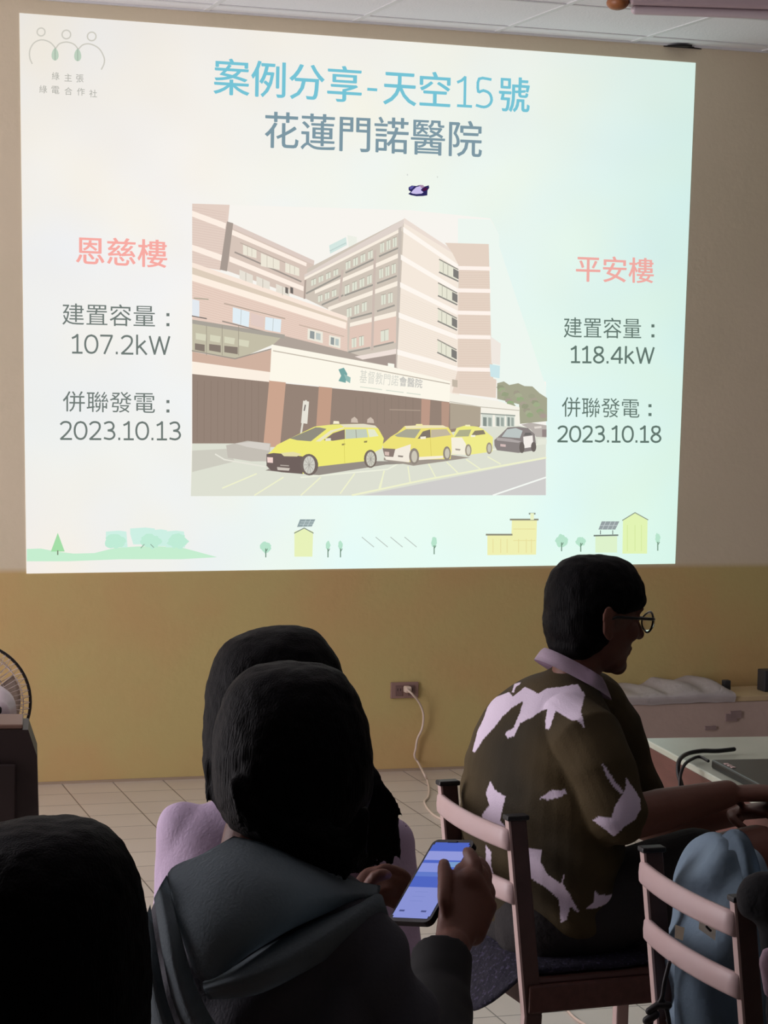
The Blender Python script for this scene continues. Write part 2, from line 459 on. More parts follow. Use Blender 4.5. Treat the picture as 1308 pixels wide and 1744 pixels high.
def strokes_into(fl, s, quad, c, w, layer=0):
    gap = .11; tot = sum(ST[ch][0] for ch in s)+gap*(len(s)-1); x = 0
    for ch in s:
        wd_, ls = ST[ch]
        for l in ls:
            if ch not in 'W4k17.': l = [(p.x, p.y) for p in smooth_path([(q[0], q[1], 0) for q in l], 3)]
            fl.line([quadpt(quad, (x+p[0]*wd_)/tot, p[1]) for p in l], w, c, layer)
        x += wd_+gap
def text_part(name, items, c, bold=.0, label=None, w=3.4):
    f = Flat(.003)
    for s, q in items:
        if s == '.':
            for (x, y) in q: f.poly([(x-2.6, y-2.6), (x+2.6, y-2.6), (x+2.6, y+2.6), (x-2.6, y+2.6)], c)
        elif s[0] in '0123456789': strokes_into(f, s, q, c, w)
        elif s == '-': f.line(q, 5, c)
        else:
            text_into(f, s, q, c, 0, 0)
            if bold:
                for dx, dy in ((bold, 0), (-bold, 0), (0, bold)):
                    text_into(f, s, [(p[0]+dx, p[1]+dy) for p in q], c, 0, 0)
    o = f.done(name)
    if label: o['label'] = label
    return o
TQ = [(365, 98), (903, 133), (902, 192), (364, 160)]
def tq(x0, x1, top=0, bot=0): return [quadpt(TQ, (x0-365)/538, top), quadpt(TQ, (x1-365)/538, top), quadpt(TQ, (x1-365)/538, 1-bot), quadpt(TQ, (x0-365)/538, 1-bot)]
text_part('title_text', [('案例分享', tq(365, 616)), ('-', [(627, 152), (641, 153)]), ('天空', tq(654, 767)), ('15', tq(778, 840, .07, .04)), ('號', tq(851, 902))], (118, 196, 214), .8, 'sky blue title line', 4.6)
text_part('subtitle_text', [('花蓮門諾醫院', [(452, 189), (821, 207), (820, 268), (451, 251)])], (126, 152, 164), .6, 'grey blue second title line')
text_part('caption_heading', [('恩慈樓', [(130, 402), (284, 409), (284, 456), (130, 449)])], (248, 172, 164), .7, 'pink building name at left')
text_part('caption_heading', [('平安樓', [(982, 434), (1113, 440), (1113, 482), (981, 479)])], (240, 172, 164), .6, 'pink building name at right')
for s_, q_, d_ in (('建置容量', [(106, 516), (264, 520), (264, 557), (106, 553)], [(286, 536), (286, 553)]), ('107.2kW', [(122, 569), (289, 572), (289, 605), (122, 602)], None),
    ('併聯發電', [(107, 666), (264, 668), (264, 704), (107, 701)], [(286, 684), (286, 700)]), ('2023.10.13', [(102, 717), (308, 718), (308, 750), (102, 749)], None)):
    text_part('caption_line', [(s_, q_)] + ([('.', d_)] if d_ else []), (112, 122, 118), 0)
for s_, q_, d_ in (('建置容量', [(960, 540), (1092, 542), (1092, 577), (960, 575)], [(1112, 555), (1112, 572)]), ('118.4kW', [(972, 589), (1114, 591), (1113, 620), (972, 618)], None),
    ('併聯發電', [(957, 676), (1089, 679), (1089, 712), (957, 710)], [(1107, 691), (1107, 706)]), ('2023.10.18', [(950, 725), (1126, 725), (1126, 754), (949, 753)], None)):
    text_part('caption_line', [(s_, q_)] + ([('.', d_)] if d_ else []), (98, 118, 110), 0)
# cooperative logo, three linked figures with leaves between
f = Flat(.003)
def cv(ox, oy, s): return lambda *p: [(ox+p[i]/s, oy+p[i+1]/s) for i in range(0, len(p), 2)]
L = cv(40, 30, 8.175); LG = (205, 202, 192)
for (x, y, r) in ((245, 200, 55), (597, 235, 60), (950, 262, 60)): p = L(x, y)[0]; f.ring(p[0], p[1], r/8.175, 2.2, LG)
def arcpts(pts): return [(p.x, p.y) for p in smooth_path([(q[0], q[1], 0) for q in pts], 5)]
for a in (L(120, 640, 88, 560, 90, 450, 150, 350, 255, 310, 370, 345, 450, 430), L(450, 430, 500, 365, 600, 340, 700, 370, 755, 430), L(765, 440, 830, 378, 930, 368, 1050, 430, 1120, 550, 1122, 640, 1085, 720)):
    f.line(arcpts(a), 2.2, LG)
for (x, y) in ((440, 512), (755, 522)):
    p = L(x, y)[0]; f.poly([(p[0]+6*math.sin(t)*(1-.2*math.cos(t)), p[1]-10.5*math.cos(t)) for t in [2*math.pi*k/16 for k in range(16)]], (190, 208, 190), 1)
    f.line([(p[0], p[1]-11), (p[0], p[1]+10)], 1.2, (160, 175, 160), 2)
f.done('logo_emblem'); f = Flat(.003)
for ch, (x, y) in zip('綠主張', ((448, 812), (622, 832), (785, 845))):
    q = L(x-52, y-54, x+52, y-50, x+52, y+58, x-52, y+54); text_into(f, ch, q, (172, 172, 164), 1)
f.done('logo_text'); f = Flat(.003)
for ch, (x, y) in zip('綠電合作社', ((275, 995), (445, 1005), (625, 1022), (800, 1030), (970, 1055))):
    q = L(x-54, y-54, x+54, y-50, x+54, y+58, x-54, y+54); text_into(f, ch, q, (172, 172, 164), 1)
f.done('logo_text')
# footer drawings
f = Flat(.003); A_ = cv(30, 840, 2.295); B_ = cv(600, 840, 2.295)
f.poly(A_(36, 218, 90, 216, 150, 228, 220, 236, 300, 234, 340, 224, 380, 214, 470, 208, 560, 208, 640, 212, 700, 228, 780, 250, 640, 258, 400, 258, 200, 266, 36, 266), (198, 238, 208), 0)
for x, w_, y in ((395, 50, 150), (500, 60, 138), (560, 40, 145), (620, 50, 150)): f.poly(A_(x-w_, y+20, x-w_, y, x, y-4, x+w_*.6, y, x+w_*.7, y+62, x-w_*.8, y+62), (206, 240, 228), 0)
for x in (380, 520, 625): f.blob(*A_(x, 188)[0], 17, 12, (192, 236, 214), 1, seed=x)
f.done('drawn_hill'); f = Flat(.003)
f.poly(A_(157, 155, 184, 228, 130, 228), (165, 222, 168), 1); f.line(A_(157, 225, 157, 240), 2, (120, 130, 110), 2)
f.line(A_(482, 214, 495, 200), 1.5, (150, 175, 160), 2); f.line(A_(520, 200, 532, 212), 1.5, (150, 175, 160), 2)
f.done('drawn_tree')
def tree(p, r, tall=1.0):
    global f; f = Flat(.003)
    f.blob(p[0], p[1]-5*tall, r, r*1.05*tall, (185, 228, 204), 1, seed=int(p[0])); f.line([(p[0], p[1]-2), (p[0], p[1]+12)], 1.8, (110, 140, 120), 2)
    f.line([(p[0], p[1]+3), (p[0]+3, p[1]-2)], 1.2, (110, 140, 120), 2); f.done('drawn_tree')
tree(A_(970, 222)[0], 9); tree(A_(1213, 222)[0], 4, 1.7); tree(A_(1262, 222)[0], 4, 1.7)
tree(B_(320, 210)[0], 5, 1.7); tree(B_(818, 198)[0], 10); tree(B_(893, 200)[0], 8); tree(B_(1194, 196)[0], 4.5, 1.8)
f = Flat(.003)
f.poly(A_(1082, 150, 1120, 138, 1155, 150, 1152, 248, 1082, 248), (232, 242, 186), 0)
f.line(A_(1082, 156, 1120, 136, 1156, 156), 1.5, (120, 130, 125), 1)
f.poly(A_(1104, 102, 1164, 102, 1150, 130, 1092, 132), (148, 164, 166), 1); f.line(A_(1108, 112, 1158, 112), 1, (190, 205, 205), 2); f.line(A_(1102, 121, 1153, 121), 1, (190, 205, 205), 2)
for x in (1120, 1138): f.line(A_(x+8, 102, x-6, 131), 1, (190, 205, 205), 2)
f.done('drawn_house'); f = Flat(.003)
for x in (38, 92, 150, 205): f.line(B_(x, 172, x+46, 210), 1.4, (186, 196, 190), 1)
f.done('drawn_strokes'); f = Flat(.003)
f.poly(B_(528, 165, 622, 165, 624, 105, 722, 105, 718, 240, 528, 242), (240, 240, 178), 0)
f.line(B_(524, 162, 624, 162), 3, (140, 138, 120), 1); f.line(B_(618, 103, 726, 103), 3, (140, 138, 120), 1); f.line(B_(692, 80, 714, 80), 3, (140, 150, 140), 1)
f.line(B_(703, 82, 703, 100), 6, (236, 244, 200), 1)
for x in (550, 580, 605, 650, 680, 700): f.line(B_(x, 180, x, 232), 1.4, (232, 224, 160), 1)
for y in (140, 185): f.line(B_(630, y, 715, y), 1.4, (232, 224, 160), 1)
f.done('drawn_house'); f = Flat(.003)
f.poly(B_(950, 168, 1035, 168, 1035, 232, 950, 232), (222, 242, 204), 0); f.line(B_(945, 166, 1038, 164), 2.6, (118, 128, 120), 1)
f.poly(B_(975, 110, 1044, 110, 1028, 142, 962, 142), (150, 160, 162), 1); f.line(B_(970, 146, 970, 160), 1.5, (120, 130, 125), 1); f.line(B_(1018, 146, 1018, 160), 1.5, (120, 130, 125), 1)
for x in (985, 1005, 1022): f.line(B_(x+6, 111, x-8, 141), 1, (196, 206, 206), 2)
f.line(B_(970, 126, 1036, 126), 1, (196, 206, 206), 2)
f.done('drawn_house'); f = Flat(.003)
f.poly(B_(1058, 104, 1105, 78, 1154, 102, 1152, 236, 1056, 236), (226, 244, 180), 0); f.line(B_(1056, 106, 1105, 76, 1156, 104), 1.6, (140, 150, 135), 1)
for x in (1075, 1105, 1130): f.line(B_(x, 125, x, 225), 1.2, (212, 232, 160), 1)
f.done('drawn_house')

# the photograph in the slide
f = Flat(.003)
c3 = cv(300, 330, 3.2917); c4 = cv(600, 330, 3.2917); c9 = cv(500, 360, 5.945); cT = cv(440, 690, 5.03); cU = cv(640, 690, 4.36); cS = cv(560, 600, 6.54)
f.poly([(327, 347), (700, 358), (835, 372), (850, 400), (850, 640), (930, 650), (930, 843), (325, 845)], (248, 245, 239), 0)
f.poly([(780, 372), (835, 374), (850, 400), (850, 700), (930, 700), (930, 660), (780, 640)], (238, 247, 240), 1)
BK = (226, 206, 194); CB = (254, 240, 228)
# left tower
f.poly(c3(90, 55, 300, 62, 290, 165, 250, 430, 90, 400), (228, 208, 196), 1)
for y in range(75, 400, 14): f.line(c3(90, y, 280, y+30), .6, (216, 192, 182), 2)
f.poly(c3(90, 95, 280, 165, 275, 198, 90, 128), CB, 3); f.poly(c3(90, 285, 262, 345, 255, 378, 90, 318), CB, 3)
f.poly(c3(285, 155, 320, 165, 285, 435, 245, 425), (168, 155, 146), 4)
# rear left wing
f.poly(c3(318, 168, 775, 375, 770, 420, 725, 590, 285, 432), (216, 198, 186), 1)
f.poly(c3(320, 168, 775, 375, 772, 398, 318, 195), (222, 205, 196), 2)
f.poly(c3(315, 202, 732, 388, 730, 408, 312, 230), CB, 3); f.poly(c3(300, 350, 715, 520, 713, 546, 298, 380), CB, 3)
f.line(c3(330, 328, 700, 492), 2.6, (160, 150, 142), 3); f.line(c3(360, 275, 690, 420), 1.4, (186, 172, 160), 3)
for (a, b, c_, d_) in ((375, 285, 450, 350), (475, 332, 580, 415), (612, 385, 690, 450)):
    f.poly(c3(a, b, c_, b+(c_-a)*.42, c_, d_+12, a, d_-10), (238, 232, 216), 4)
    for k in (.33, .66): x = a+(c_-a)*k; f.line(c3(x, b+(x-a)*.42, x, d_), .9, (205, 196, 182), 5)
for (a, b) in ((355, 425), (450, 462), (560, 505)):
    f.poly(c3(a, b, a+75, b+32, a+75, b+85, a, b+50), (232, 226, 214), 4); f.line(c3(a+36, b+18, a+36, b+64), 1, (190, 182, 170), 5)
for x in (612, 640): f.poly(c3(x, 522, x+16, 528, x+16, 562, x, 555), (110, 104, 100), 5)
# long front wing
f.poly(c3(90, 385, 960, 695, 960, 910, 600, 815, 90, 725), (232, 208, 194), 2)
f.poly(c3(90, 405, 960, 712, 950, 740, 90, 465), (222, 206, 188), 3)
for k in range(16): f.line(c3(90, 500+k*14, 960, 770+k*9), .6, (218, 190, 176), 4)
f.poly(c3(90, 385, 962, 690, 960, 712, 90, 412), (250, 232, 218), 4); f.poly(c3(90, 450, 955, 722, 952, 758, 90, 488), (254, 240, 226), 5)
f.line(c3(270, 615, 610, 700), 1.6, (176, 160, 146), 5); f.line(c3(260, 715, 600, 800), 2, (150, 140, 132), 5); f.line(c3(690, 735, 940, 800), 1.2, (190, 172, 156), 5)
f.line(c3(90, 685, 170, 700), 2, (120, 112, 108), 6); f.line(c3(100, 585, 180, 592), 2, (176, 168, 150), 6)
f.poly(c3(90, 590, 130, 600, 130, 690, 90, 682), (228, 234, 240), 6)
for q in (c3(318, 636, 412, 662, 407, 748, 316, 722), c3(500, 690, 590, 705, 585, 778, 497, 762)):
    f.poly(q, (226, 238, 244), 6); m1 = lerp(q[0], q[1], .5); m2 = lerp(q[3], q[2], .5); f.line([m1, m2], 1.2, (200, 208, 208), 7)
f.poly(c3(420, 668, 492, 690, 488, 752, 418, 735), (226, 204, 196), 6)
for q in (c3(738, 755, 822, 775, 822, 838, 736, 815), c3(858, 792, 922, 805, 920, 868, 856, 850)):
    f.poly(q, (238, 234, 220), 6)
    f.poly([lerp(q[0], q[2], .15), lerp(lerp(q[0], q[1], .45), lerp(q[3], q[2], .45), .15), lerp(lerp(q[0], q[1], .45), lerp(q[3], q[2], .45), .85), lerp(q[3], q[1], .15)], (150, 158, 158), 7)
    f.poly([lerp(lerp(q[0], q[1], .55), lerp(q[3], q[2], .55), .2), lerp(lerp(q[0], q[1], .85), lerp(q[3], q[2], .85), .2), lerp(lerp(q[0], q[1], .85), lerp(q[3], q[2], .85), .8), lerp(lerp(q[0], q[1], .55), lerp(q[3], q[2], .55), .8)], (190, 200, 196), 7)
f.poly(c3(90, 715, 600, 800, 545, 845, 350, 925, 90, 885), (196, 190, 168), 4); f.poly(c3(90, 705, 610, 790, 605, 812, 90, 728), (170, 164, 154), 5)
f.poly(c3(600, 795, 960, 885, 1185, 960, 1185, 985, 540, 850), (176, 164, 154), 4)
for (a, b) in ((110, 780), (190, 790), (270, 800), (350, 815)): f.poly(c3(a, b, a+60, b+10, a+55, b+45, a, b+35), (216, 214, 190), 6)
for (a, b, w_) in ((105, 838, 55), (185, 842, 65), (270, 852, 75)): f.poly(c3(a, b, a+w_, b+8, a+w_, b+48, a, b+36), (136, 124, 114), 6)
for x in (170, 258, 350): f.line(c3(x, 740, x, 905), 1, (160, 152, 136), 7)
f.line(c3(90, 880, 330, 925, 540, 868), 2, (160, 150, 140), 7)
f.poly(c3(90, 885, 330, 928, 540, 872, 530, 1002, 90, 945), (208, 178, 160), 6); f.poly(c3(90, 940, 528, 1000, 522, 1055, 90, 1010), (252, 240, 226), 7)
# main block, window side
f.poly(c3(735, 420)+c9(1130, 70)+c9(1045, 1600)+c4(0, 935)+c3(960, 895, 960, 700, 720, 585), (208, 197, 184), 2)
f.poly(c9(110, 640, 1130, 70, 1100, 165, 110, 670), (224, 212, 204), 3)
for (a, b, c_, d_, t) in ((110, 670, 1100, 165, 34), (215, 800, 1085, 415, 46), (350, 970, 1065, 700, 50), (570, 1130, 1040, 1010, 52)):
    f.poly(c9(a, b, c_, d_, c_-3, d_+t, a, b+t*.75), (250, 240, 226), 4)
f.poly(c9(570, 1172, 1040, 1062, 1035, 1330, 560, 1400), (226, 200, 186), 3); f.poly(c9(620, 1470, 1045, 1390, 1042, 1440, 700, 1500), (240, 226, 218), 4)
f.poly(c9(700, 1500, 1042, 1445, 1042, 1600, 840, 1540), (168, 154, 146), 4); f.poly(c9(955, 1535, 1020, 1545, 1020, 1585, 955, 1570), (250, 250, 238), 5)
def wins(a, b, n, h, frac=.62, col=(226, 228, 212)):
    for k in range(n):
        p = lerp(a, b, (k+.12)/n); q = lerp(a, b, (k+.12+frac)/n)
        f.poly(c9(p[0], p[1], q[0], q[1], q[0], q[1]+h, p[0], p[1]+h), col, 5)
        mx_ = (p[0]+q[0])/2; my = (p[1]+q[1])/2
        f.line(c9(mx_, my, mx_, my+h), .8, (176, 172, 160), 6)
        f.line(c9(p[0], p[1], q[0], q[1]), .9, (170, 162, 150), 6)
wins((170, 700), (470, 570), 4, 60); wins((520, 520), (820, 380), 4, 78); wins((870, 330), (1060, 250), 3, 95)
wins((240, 860), (450, 780), 3, 65); wins((510, 760), (810, 630), 4, 85); wins((860, 590), (1050, 520), 3, 95)
wins((530, 990), (760, 905), 3, 90); wins((880, 850), (1020, 815), 2, 100)
wins((580, 1290), (730, 1255), 2, 95); wins((870, 1215), (970, 1190), 1, 110, .8)
for q in ((130, 830, 480, 650), (530, 620, 820, 482), (870, 455, 1065, 368), (290, 945, 500, 850), (520, 850, 810, 742), (850, 728, 1040, 655), (580, 1085, 790, 1030), (850, 1010, 1020, 952), (560, 1425, 770, 1382), (815, 1370, 1010, 1325)):
    f.line(c9(*q), 2.8, (158, 154, 146), 5)
f.line(c9(120, 700, 110, 880), 3, (176, 160, 150), 5)
for x, y0, y1 in ((485, 600, 900), (815, 400, 1400)): f.line(c9(x+10, y0, x-20, y1), 4, (204, 188, 178), 6)
f.poly(c9(1062, 170, 1095, 150, 1058, 1600, 1035, 1600), (200, 190, 180), 5)
f.poly(c9(360, 345, 530, 260, 540, 340, 370, 430), (214, 232, 226), 1); f.line(c9(370, 400, 530, 320), 2, (196, 214, 210), 2); f.poly(c9(545, 240, 640, 260, 640, 330, 560, 370), (238, 240, 230), 1)
# main block, plain side
f.poly(c4(290, 140, 590, 330, 600, 1140, 250, 975), (245, 233, 220), 5)
f.poly(c4(290, 135, 585, 330, 590, 350, 290, 165), (236, 222, 212), 6)
for k in range(34): f.line(c4(268, 560+k*13, 585, 690+k*12), .5, (234, 220, 204), 6)
for (a, b, c_, d_) in ((285, 185, 590, 395), (272, 340, 590, 530), (268, 495, 590, 655), (260, 665, 590, 792), (252, 872, 590, 968)):
    f.poly(c4(a, b, c_, d_, c_, d_+26, a, b+30), (255, 248, 240), 7)
for (a, b) in ((488, 368), (482, 500), (480, 642), (478, 818)):
    f.poly(c4(a, b, a+100, b+52, a+100, b+118, a, b+68), (232, 230, 212), 8); f.line(c4(a, b, a+105, b+56), 2, (150, 146, 138), 9); f.line(c4(a, b+72, a+105, b+122), 2.4, (140, 138, 132), 9)
    f.poly(c4(a+78, b+50, a+108, b+66, a+108, b+112, a+78, b+96), (128, 126, 122), 9)
    for k in (22, 48): f.line(c4(a+k, b+k*.55, a+k, b+72+k*.4), 1, (186, 184, 170), 9)
# right tower
f.poly(c4(520, 275, 765, 282, 778, 800, 790, 1035, 808, 1042, 805, 1145, 560, 1115, 590, 990, 595, 400, 560, 330), (229, 211, 196), 6)
for k in range(52): f.line(c4(600, 430+k*13, 770, 430+k*13), .5, (218, 196, 182), 7)
for y in (405, 530, 655, 790, 972): f.poly(c4(585, y, 775, y+4, 775, y+26, 585, y+22), (255, 244, 236), 8)
f.poly(c4(775, 800, 832, 840, 828, 960, 780, 950), (240, 232, 224), 7); f.poly(c4(770, 955, 828, 965, 825, 1035, 775, 1025), (204, 230, 234), 8)
f.poly(c4(560, 1040, 590, 1045, 590, 1085, 560, 1080), (196, 184, 168), 8)
# trees and low annex
f.poly(c4(812, 1062, 850, 1052, 880, 1072, 930, 1062, 965, 1078, 1010, 1080, 1050, 1118, 1092, 1145, 1092, 1275, 940, 1290, 935, 1180, 812, 1150), (166, 166, 142), 6)
for k in range(26): f.blob(*c4(830+(k*37) % 250, 1085+((k*53) % 120)+((k*37) % 250)*.25)[0], 6, 4, (152+(k % 3)*9, 156+(k % 4)*6, 130+(k % 3)*8), 7, seed=k)
f.poly(c4(545, 1118, 830, 1165, 938, 1198, 936, 1325, 715, 1310, 720, 1195, 545, 1175), (246, 242, 230), 8)
f.line(c4(545, 1165, 720, 1195, 935, 1215), 1.4, (196, 190, 176), 9)
for (a, w_) in ((725, 62), (800, 55), (862, 48)):
    f.poly(c4(a, 1236, a+w_, 1240, a+w_, 1308, a, 1302), (214, 220, 210), 9); f.poly(c4(a+8, 1252, a+w_*.45, 1254, a+w_*.45, 1304, a+8, 1302), (136, 146, 140), 10); f.poly(c4(a+w_*.6, 1254, a+w_*.9, 1256, a+w_*.9, 1304, a+w_*.6, 1302), (160, 170, 162), 10)
f.line(c4(722, 1232, 912, 1244), 2, (150, 156, 148), 10)
# dark entrance and columns
f.poly(c3(90, 1010, 522, 1055, 1185, 1120)+c4(548, 1168, 720, 1192, 720, 1300, 560, 1420, 0, 1420)+c3(1100, 1420, 90, 1420), (150, 132, 120), 7)
f.poly(c4(548, 1172, 720, 1196, 718, 1300, 548, 1320), (176, 164, 146), 8)
for k in range(10): f.line(c3(120+k*38, 1050, 118+k*38, 1390), 1.0, (142, 124, 112), 8)
for k in range(9): f.line(c4(20+k*40, 1140, 20+k*40, 1290), 1.0, (142, 126, 114), 8)
f.line(c4(210, 1210, 380, 1215), 1.6, (176, 158, 142), 9)
f.poly(c3(522, 1045, 615, 1058, 582, 1420, 488, 1420), (204, 166, 144), 9); f.poly(c3(800, 1080, 875, 1088, 862, 1300, 785, 1310), (196, 158, 136), 9)
f.poly(c4(388, 1150, 438, 1156, 432, 1300, 385, 1300), (190, 154, 136), 9); f.poly(c4(500, 1165, 545, 1170, 540, 1310, 500, 1310), (184, 152, 134), 9)
# white fascia with logo and lettering
f.poly(c3(535, 845, 1185, 965)+c4(550, 1052, 545, 1168, 0, 1098)+c3(525, 1048), (253, 248, 234), 10)
f.line(c3(545, 880, 1100, 982)+c4(200, 1000, 545, 1066), 1.8, (196, 186, 172), 11)
f.poly(c3(910, 985, 940, 975, 960, 1010, 950, 1060, 910, 1050, 925, 1020), (120, 168, 164), 11); f.poly(c3(940, 1010, 978, 1030, 975, 1062, 955, 1050), (150, 188, 182), 12)
text_into(f, '基督教門諾會醫院', cS(350, 190, 1045, 300, 1035, 400, 340, 340), (214, 214, 204), 12)
text_into(f, '會醫院', cS(790, 270, 1045, 305, 1040, 400, 790, 372), (192, 190, 186), 13)
for a, b in ((350, 590), (640, 830), (870, 1020)): f.line(cS(a, 385+(a-350)*.13, b, 385+(b-350)*.13), 1.6, (216, 222, 208), 12)
# ground
f.poly(c3(90, 1400, 520, 1400, 1185, 1440)+c4(0, 1440, 700, 1310, 940, 1300)+[(930, 735), (929, 843), (325, 845)], (222, 224, 210), 8)
f.poly(c3(90, 1440, 280, 1430, 330, 1500, 90, 1560), (206, 204, 192), 9)
f.poly(c3(280, 1410, 400, 1385, 530, 1400, 520, 1500, 420, 1500, 290, 1480), (196, 190, 180), 10); f.poly(c3(330, 1400, 420, 1390, 525, 1402, 520, 1440, 400, 1420), (214, 208, 200), 11)
f.poly(c4(60, 1690, 1085, 1485, 1085, 1690), (208, 206, 204), 9)
YL = (240, 242, 206)
f.line(c3(700, 1590, 1185, 1545)+c4(300, 1490, 1085, 1400), 2.4, (238, 240, 222), 10); f.line(c4(0, 1690, 400, 1605, 1085, 1480), 3, YL, 11); f.line(c4(790, 1690, 1085, 1590), 2.6, (246, 250, 244), 11)
for q in ((600, 1590, 440, 1690), (810, 1590, 700, 1690), (1000, 1570, 920, 1680), (1165, 1555, 1145, 1650), (450, 1570, 260, 1650)): f.line(c3(*q), 2.2, YL, 11)
for q in ((180, 1555, 150, 1650), (312, 1530, 325, 1620), (425, 1510, 470, 1595), (530, 1505, 595, 1568), (640, 1490, 720, 1545), (760, 1475, 830, 1515)): f.line(c4(*q), 2.0, YL, 11)
f.line(c3(220, 1460, 270, 1490, 500, 1530), 2.4, (232, 230, 218), 11)
for x, y in ((1000, 1270), (1090, 1272)): f.poly(c3(x-18, y-8, x, y-20, x+16, y-6, x+20, y+14, x-20, y+12), (206, 190, 176), 11)
f.line(c3(700, 1345, 728, 1160), 3, (226, 222, 210), 11); f.poly(c3(712, 1160, 745, 1165, 735, 1290, 700, 1285), (232, 228, 216), 12)
f.line(c3(724, 1185, 718, 1215), 2.2, (120, 112, 108), 13)
# ---- first taxi
Yc = (240, 234, 120); DKc = (112, 98, 94)
f.poly(cT(60, 560, 520, 600, 1090, 510, 1300, 500, 1300, 480, 900, 480, 100, 540), (150, 142, 134), 12)
f.poly(cT(105, 400, 160, 340, 270, 285, 480, 185, 650, 165, 880, 160, 1000, 175, 1030, 205, 1075, 285, 1060, 370, 1000, 400, 1005, 470, 520, 525, 380, 590, 140, 560, 75, 510, 70, 440, 90, 408), Yc, 13)
f.poly(cT(270, 285, 490, 190, 600, 192, 450, 310, 330, 300), (146, 142, 128), 14); f.poly(cT(490, 182, 640, 165, 770, 165, 650, 195, 600, 208), (236, 232, 130), 15)
f.poly(cT(700, 165, 900, 160, 1000, 175, 1020, 195, 740, 190), (230, 224, 200), 15)
f.poly(cT(560, 300, 640, 240, 740, 208, 742, 290, 640, 305), (132, 116, 108), 15); f.poly(cT(745, 208, 925, 205, 940, 275, 745, 290), (196, 206, 190), 15)
f.poly(cT(935, 205, 995, 208, 1030, 265, 950, 275), (230, 234, 206), 15); f.line(cT(835, 212, 840, 280), 1.2, (160, 160, 146), 16)
f.poly(cT(490, 310, 620, 215, 735, 188, 735, 198, 640, 230, 530, 312), (236, 230, 196), 16)
f.poly(cT(70, 420, 130, 410, 250, 420, 380, 440, 380, 590, 200, 575, 110, 560, 70, 520), DKc, 15); f.poly(cT(190, 410, 300, 400, 370, 420, 330, 440, 220, 438), (230, 222, 170), 16)
f.poly(cT(75, 445, 125, 448, 125, 495, 78, 492), (242, 214, 206), 16); f.poly(cT(160, 530, 270, 540, 262, 562, 165, 556), (206, 196, 186), 16); f.line(cT(190, 515, 260, 520), 1.5, (190, 180, 170), 16)
f.ell(*cT(435, 510)[0], 15.5, 18.5, (116, 104, 98), 16, rot=-8); f.ell(*cT(435, 512)[0], 10, 15, (208, 206, 196), 17)
f.ell(*cT(960, 460)[0], 11, 15.5, (120, 108, 100), 16); f.ell(*cT(962, 462)[0], 7.6, 12.5, (206, 204, 190), 17)
for (x, y, rx, ry) in ((435, 512, 9, 14), (962, 462, 7, 12)):
    for k in range(5):
        t = k*math.pi/5; p = cT(x, y)[0]; f.line([(p[0]-rx*math.cos(t), p[1]-ry*math.sin(t)), (p[0]+rx*math.cos(t), p[1]+ry*math.sin(t))], .7, (160, 156, 148), 18)
f.poly(cT(575, 285, 620, 282, 622, 305, 575, 308), (232, 228, 210), 17); f.poly(cT(645, 135, 690, 138, 695, 160, 640, 160), (248, 240, 210), 17)
for (x, y) in ((715, 335), (905, 312)): f.poly(cT(x, y-4, x+28, y-8, x+26, y+8, x, y+10), (150, 140, 90), 17)
f.line(cT(735, 300, 740, 500), .8, (214, 206, 96), 17)
# ---- second taxi
f.poly(cU(60, 410, 280, 450, 560, 410, 700, 390, 560, 370, 60, 390), (160, 150, 140), 12)
f.poly(cU(50, 290, 110, 235, 160, 205, 215, 155, 340, 148, 480, 150, 540, 165, 575, 225, 565, 330, 555, 400, 320, 405, 240, 425, 75, 400, 60, 340), (238, 226, 122), 13)
f.poly(cU(140, 330, 260, 290, 250, 425, 75, 405, 60, 370), (244, 236, 222), 14); f.poly(cU(50, 320, 145, 325, 130, 385, 65, 380), (140, 124, 116), 15); f.poly(cU(65, 345, 100, 348, 98, 375, 68, 372), (214, 190, 180), 16)
f.poly(cU(140, 225, 225, 178, 335, 178, 290, 245, 160, 235), (170, 168, 148), 14); f.poly(cU(310, 250, 350, 195, 405, 180, 408, 240), (130, 120, 108), 14); f.poly(cU(410, 182, 525, 178, 560, 222, 410, 242), (196, 184, 160), 14)
f.poly(cU(215, 155, 340, 148, 500, 150, 535, 168, 400, 170, 225, 175), (240, 230, 190), 15); f.poly(cU(300, 140, 345, 140, 350, 155, 295, 155), (244, 234, 170), 16)
f.poly(cU(165, 372, 205, 376, 200, 388, 165, 384), (150, 140, 132), 16); f.poly(cU(330, 235, 372, 232, 372, 250, 332, 252), (246, 240, 222), 16)
f.poly(cU(320, 385, 500, 375, 500, 395, 320, 408), (246, 238, 220), 14)
f.ell(*cU(285, 380)[0], 8.5, 14, (146, 136, 126), 16); f.ell(*cU(286, 382)[0], 5, 10, (206, 200, 184), 17); f.ell(*cU(528, 358)[0], 6.5, 12, (146, 136, 126), 16); f.ell(*cU(530, 358)[0], 4, 8.5, (204, 198, 182), 17)
f.line(cU(405, 245, 412, 378), .8, (216, 200, 100), 15)
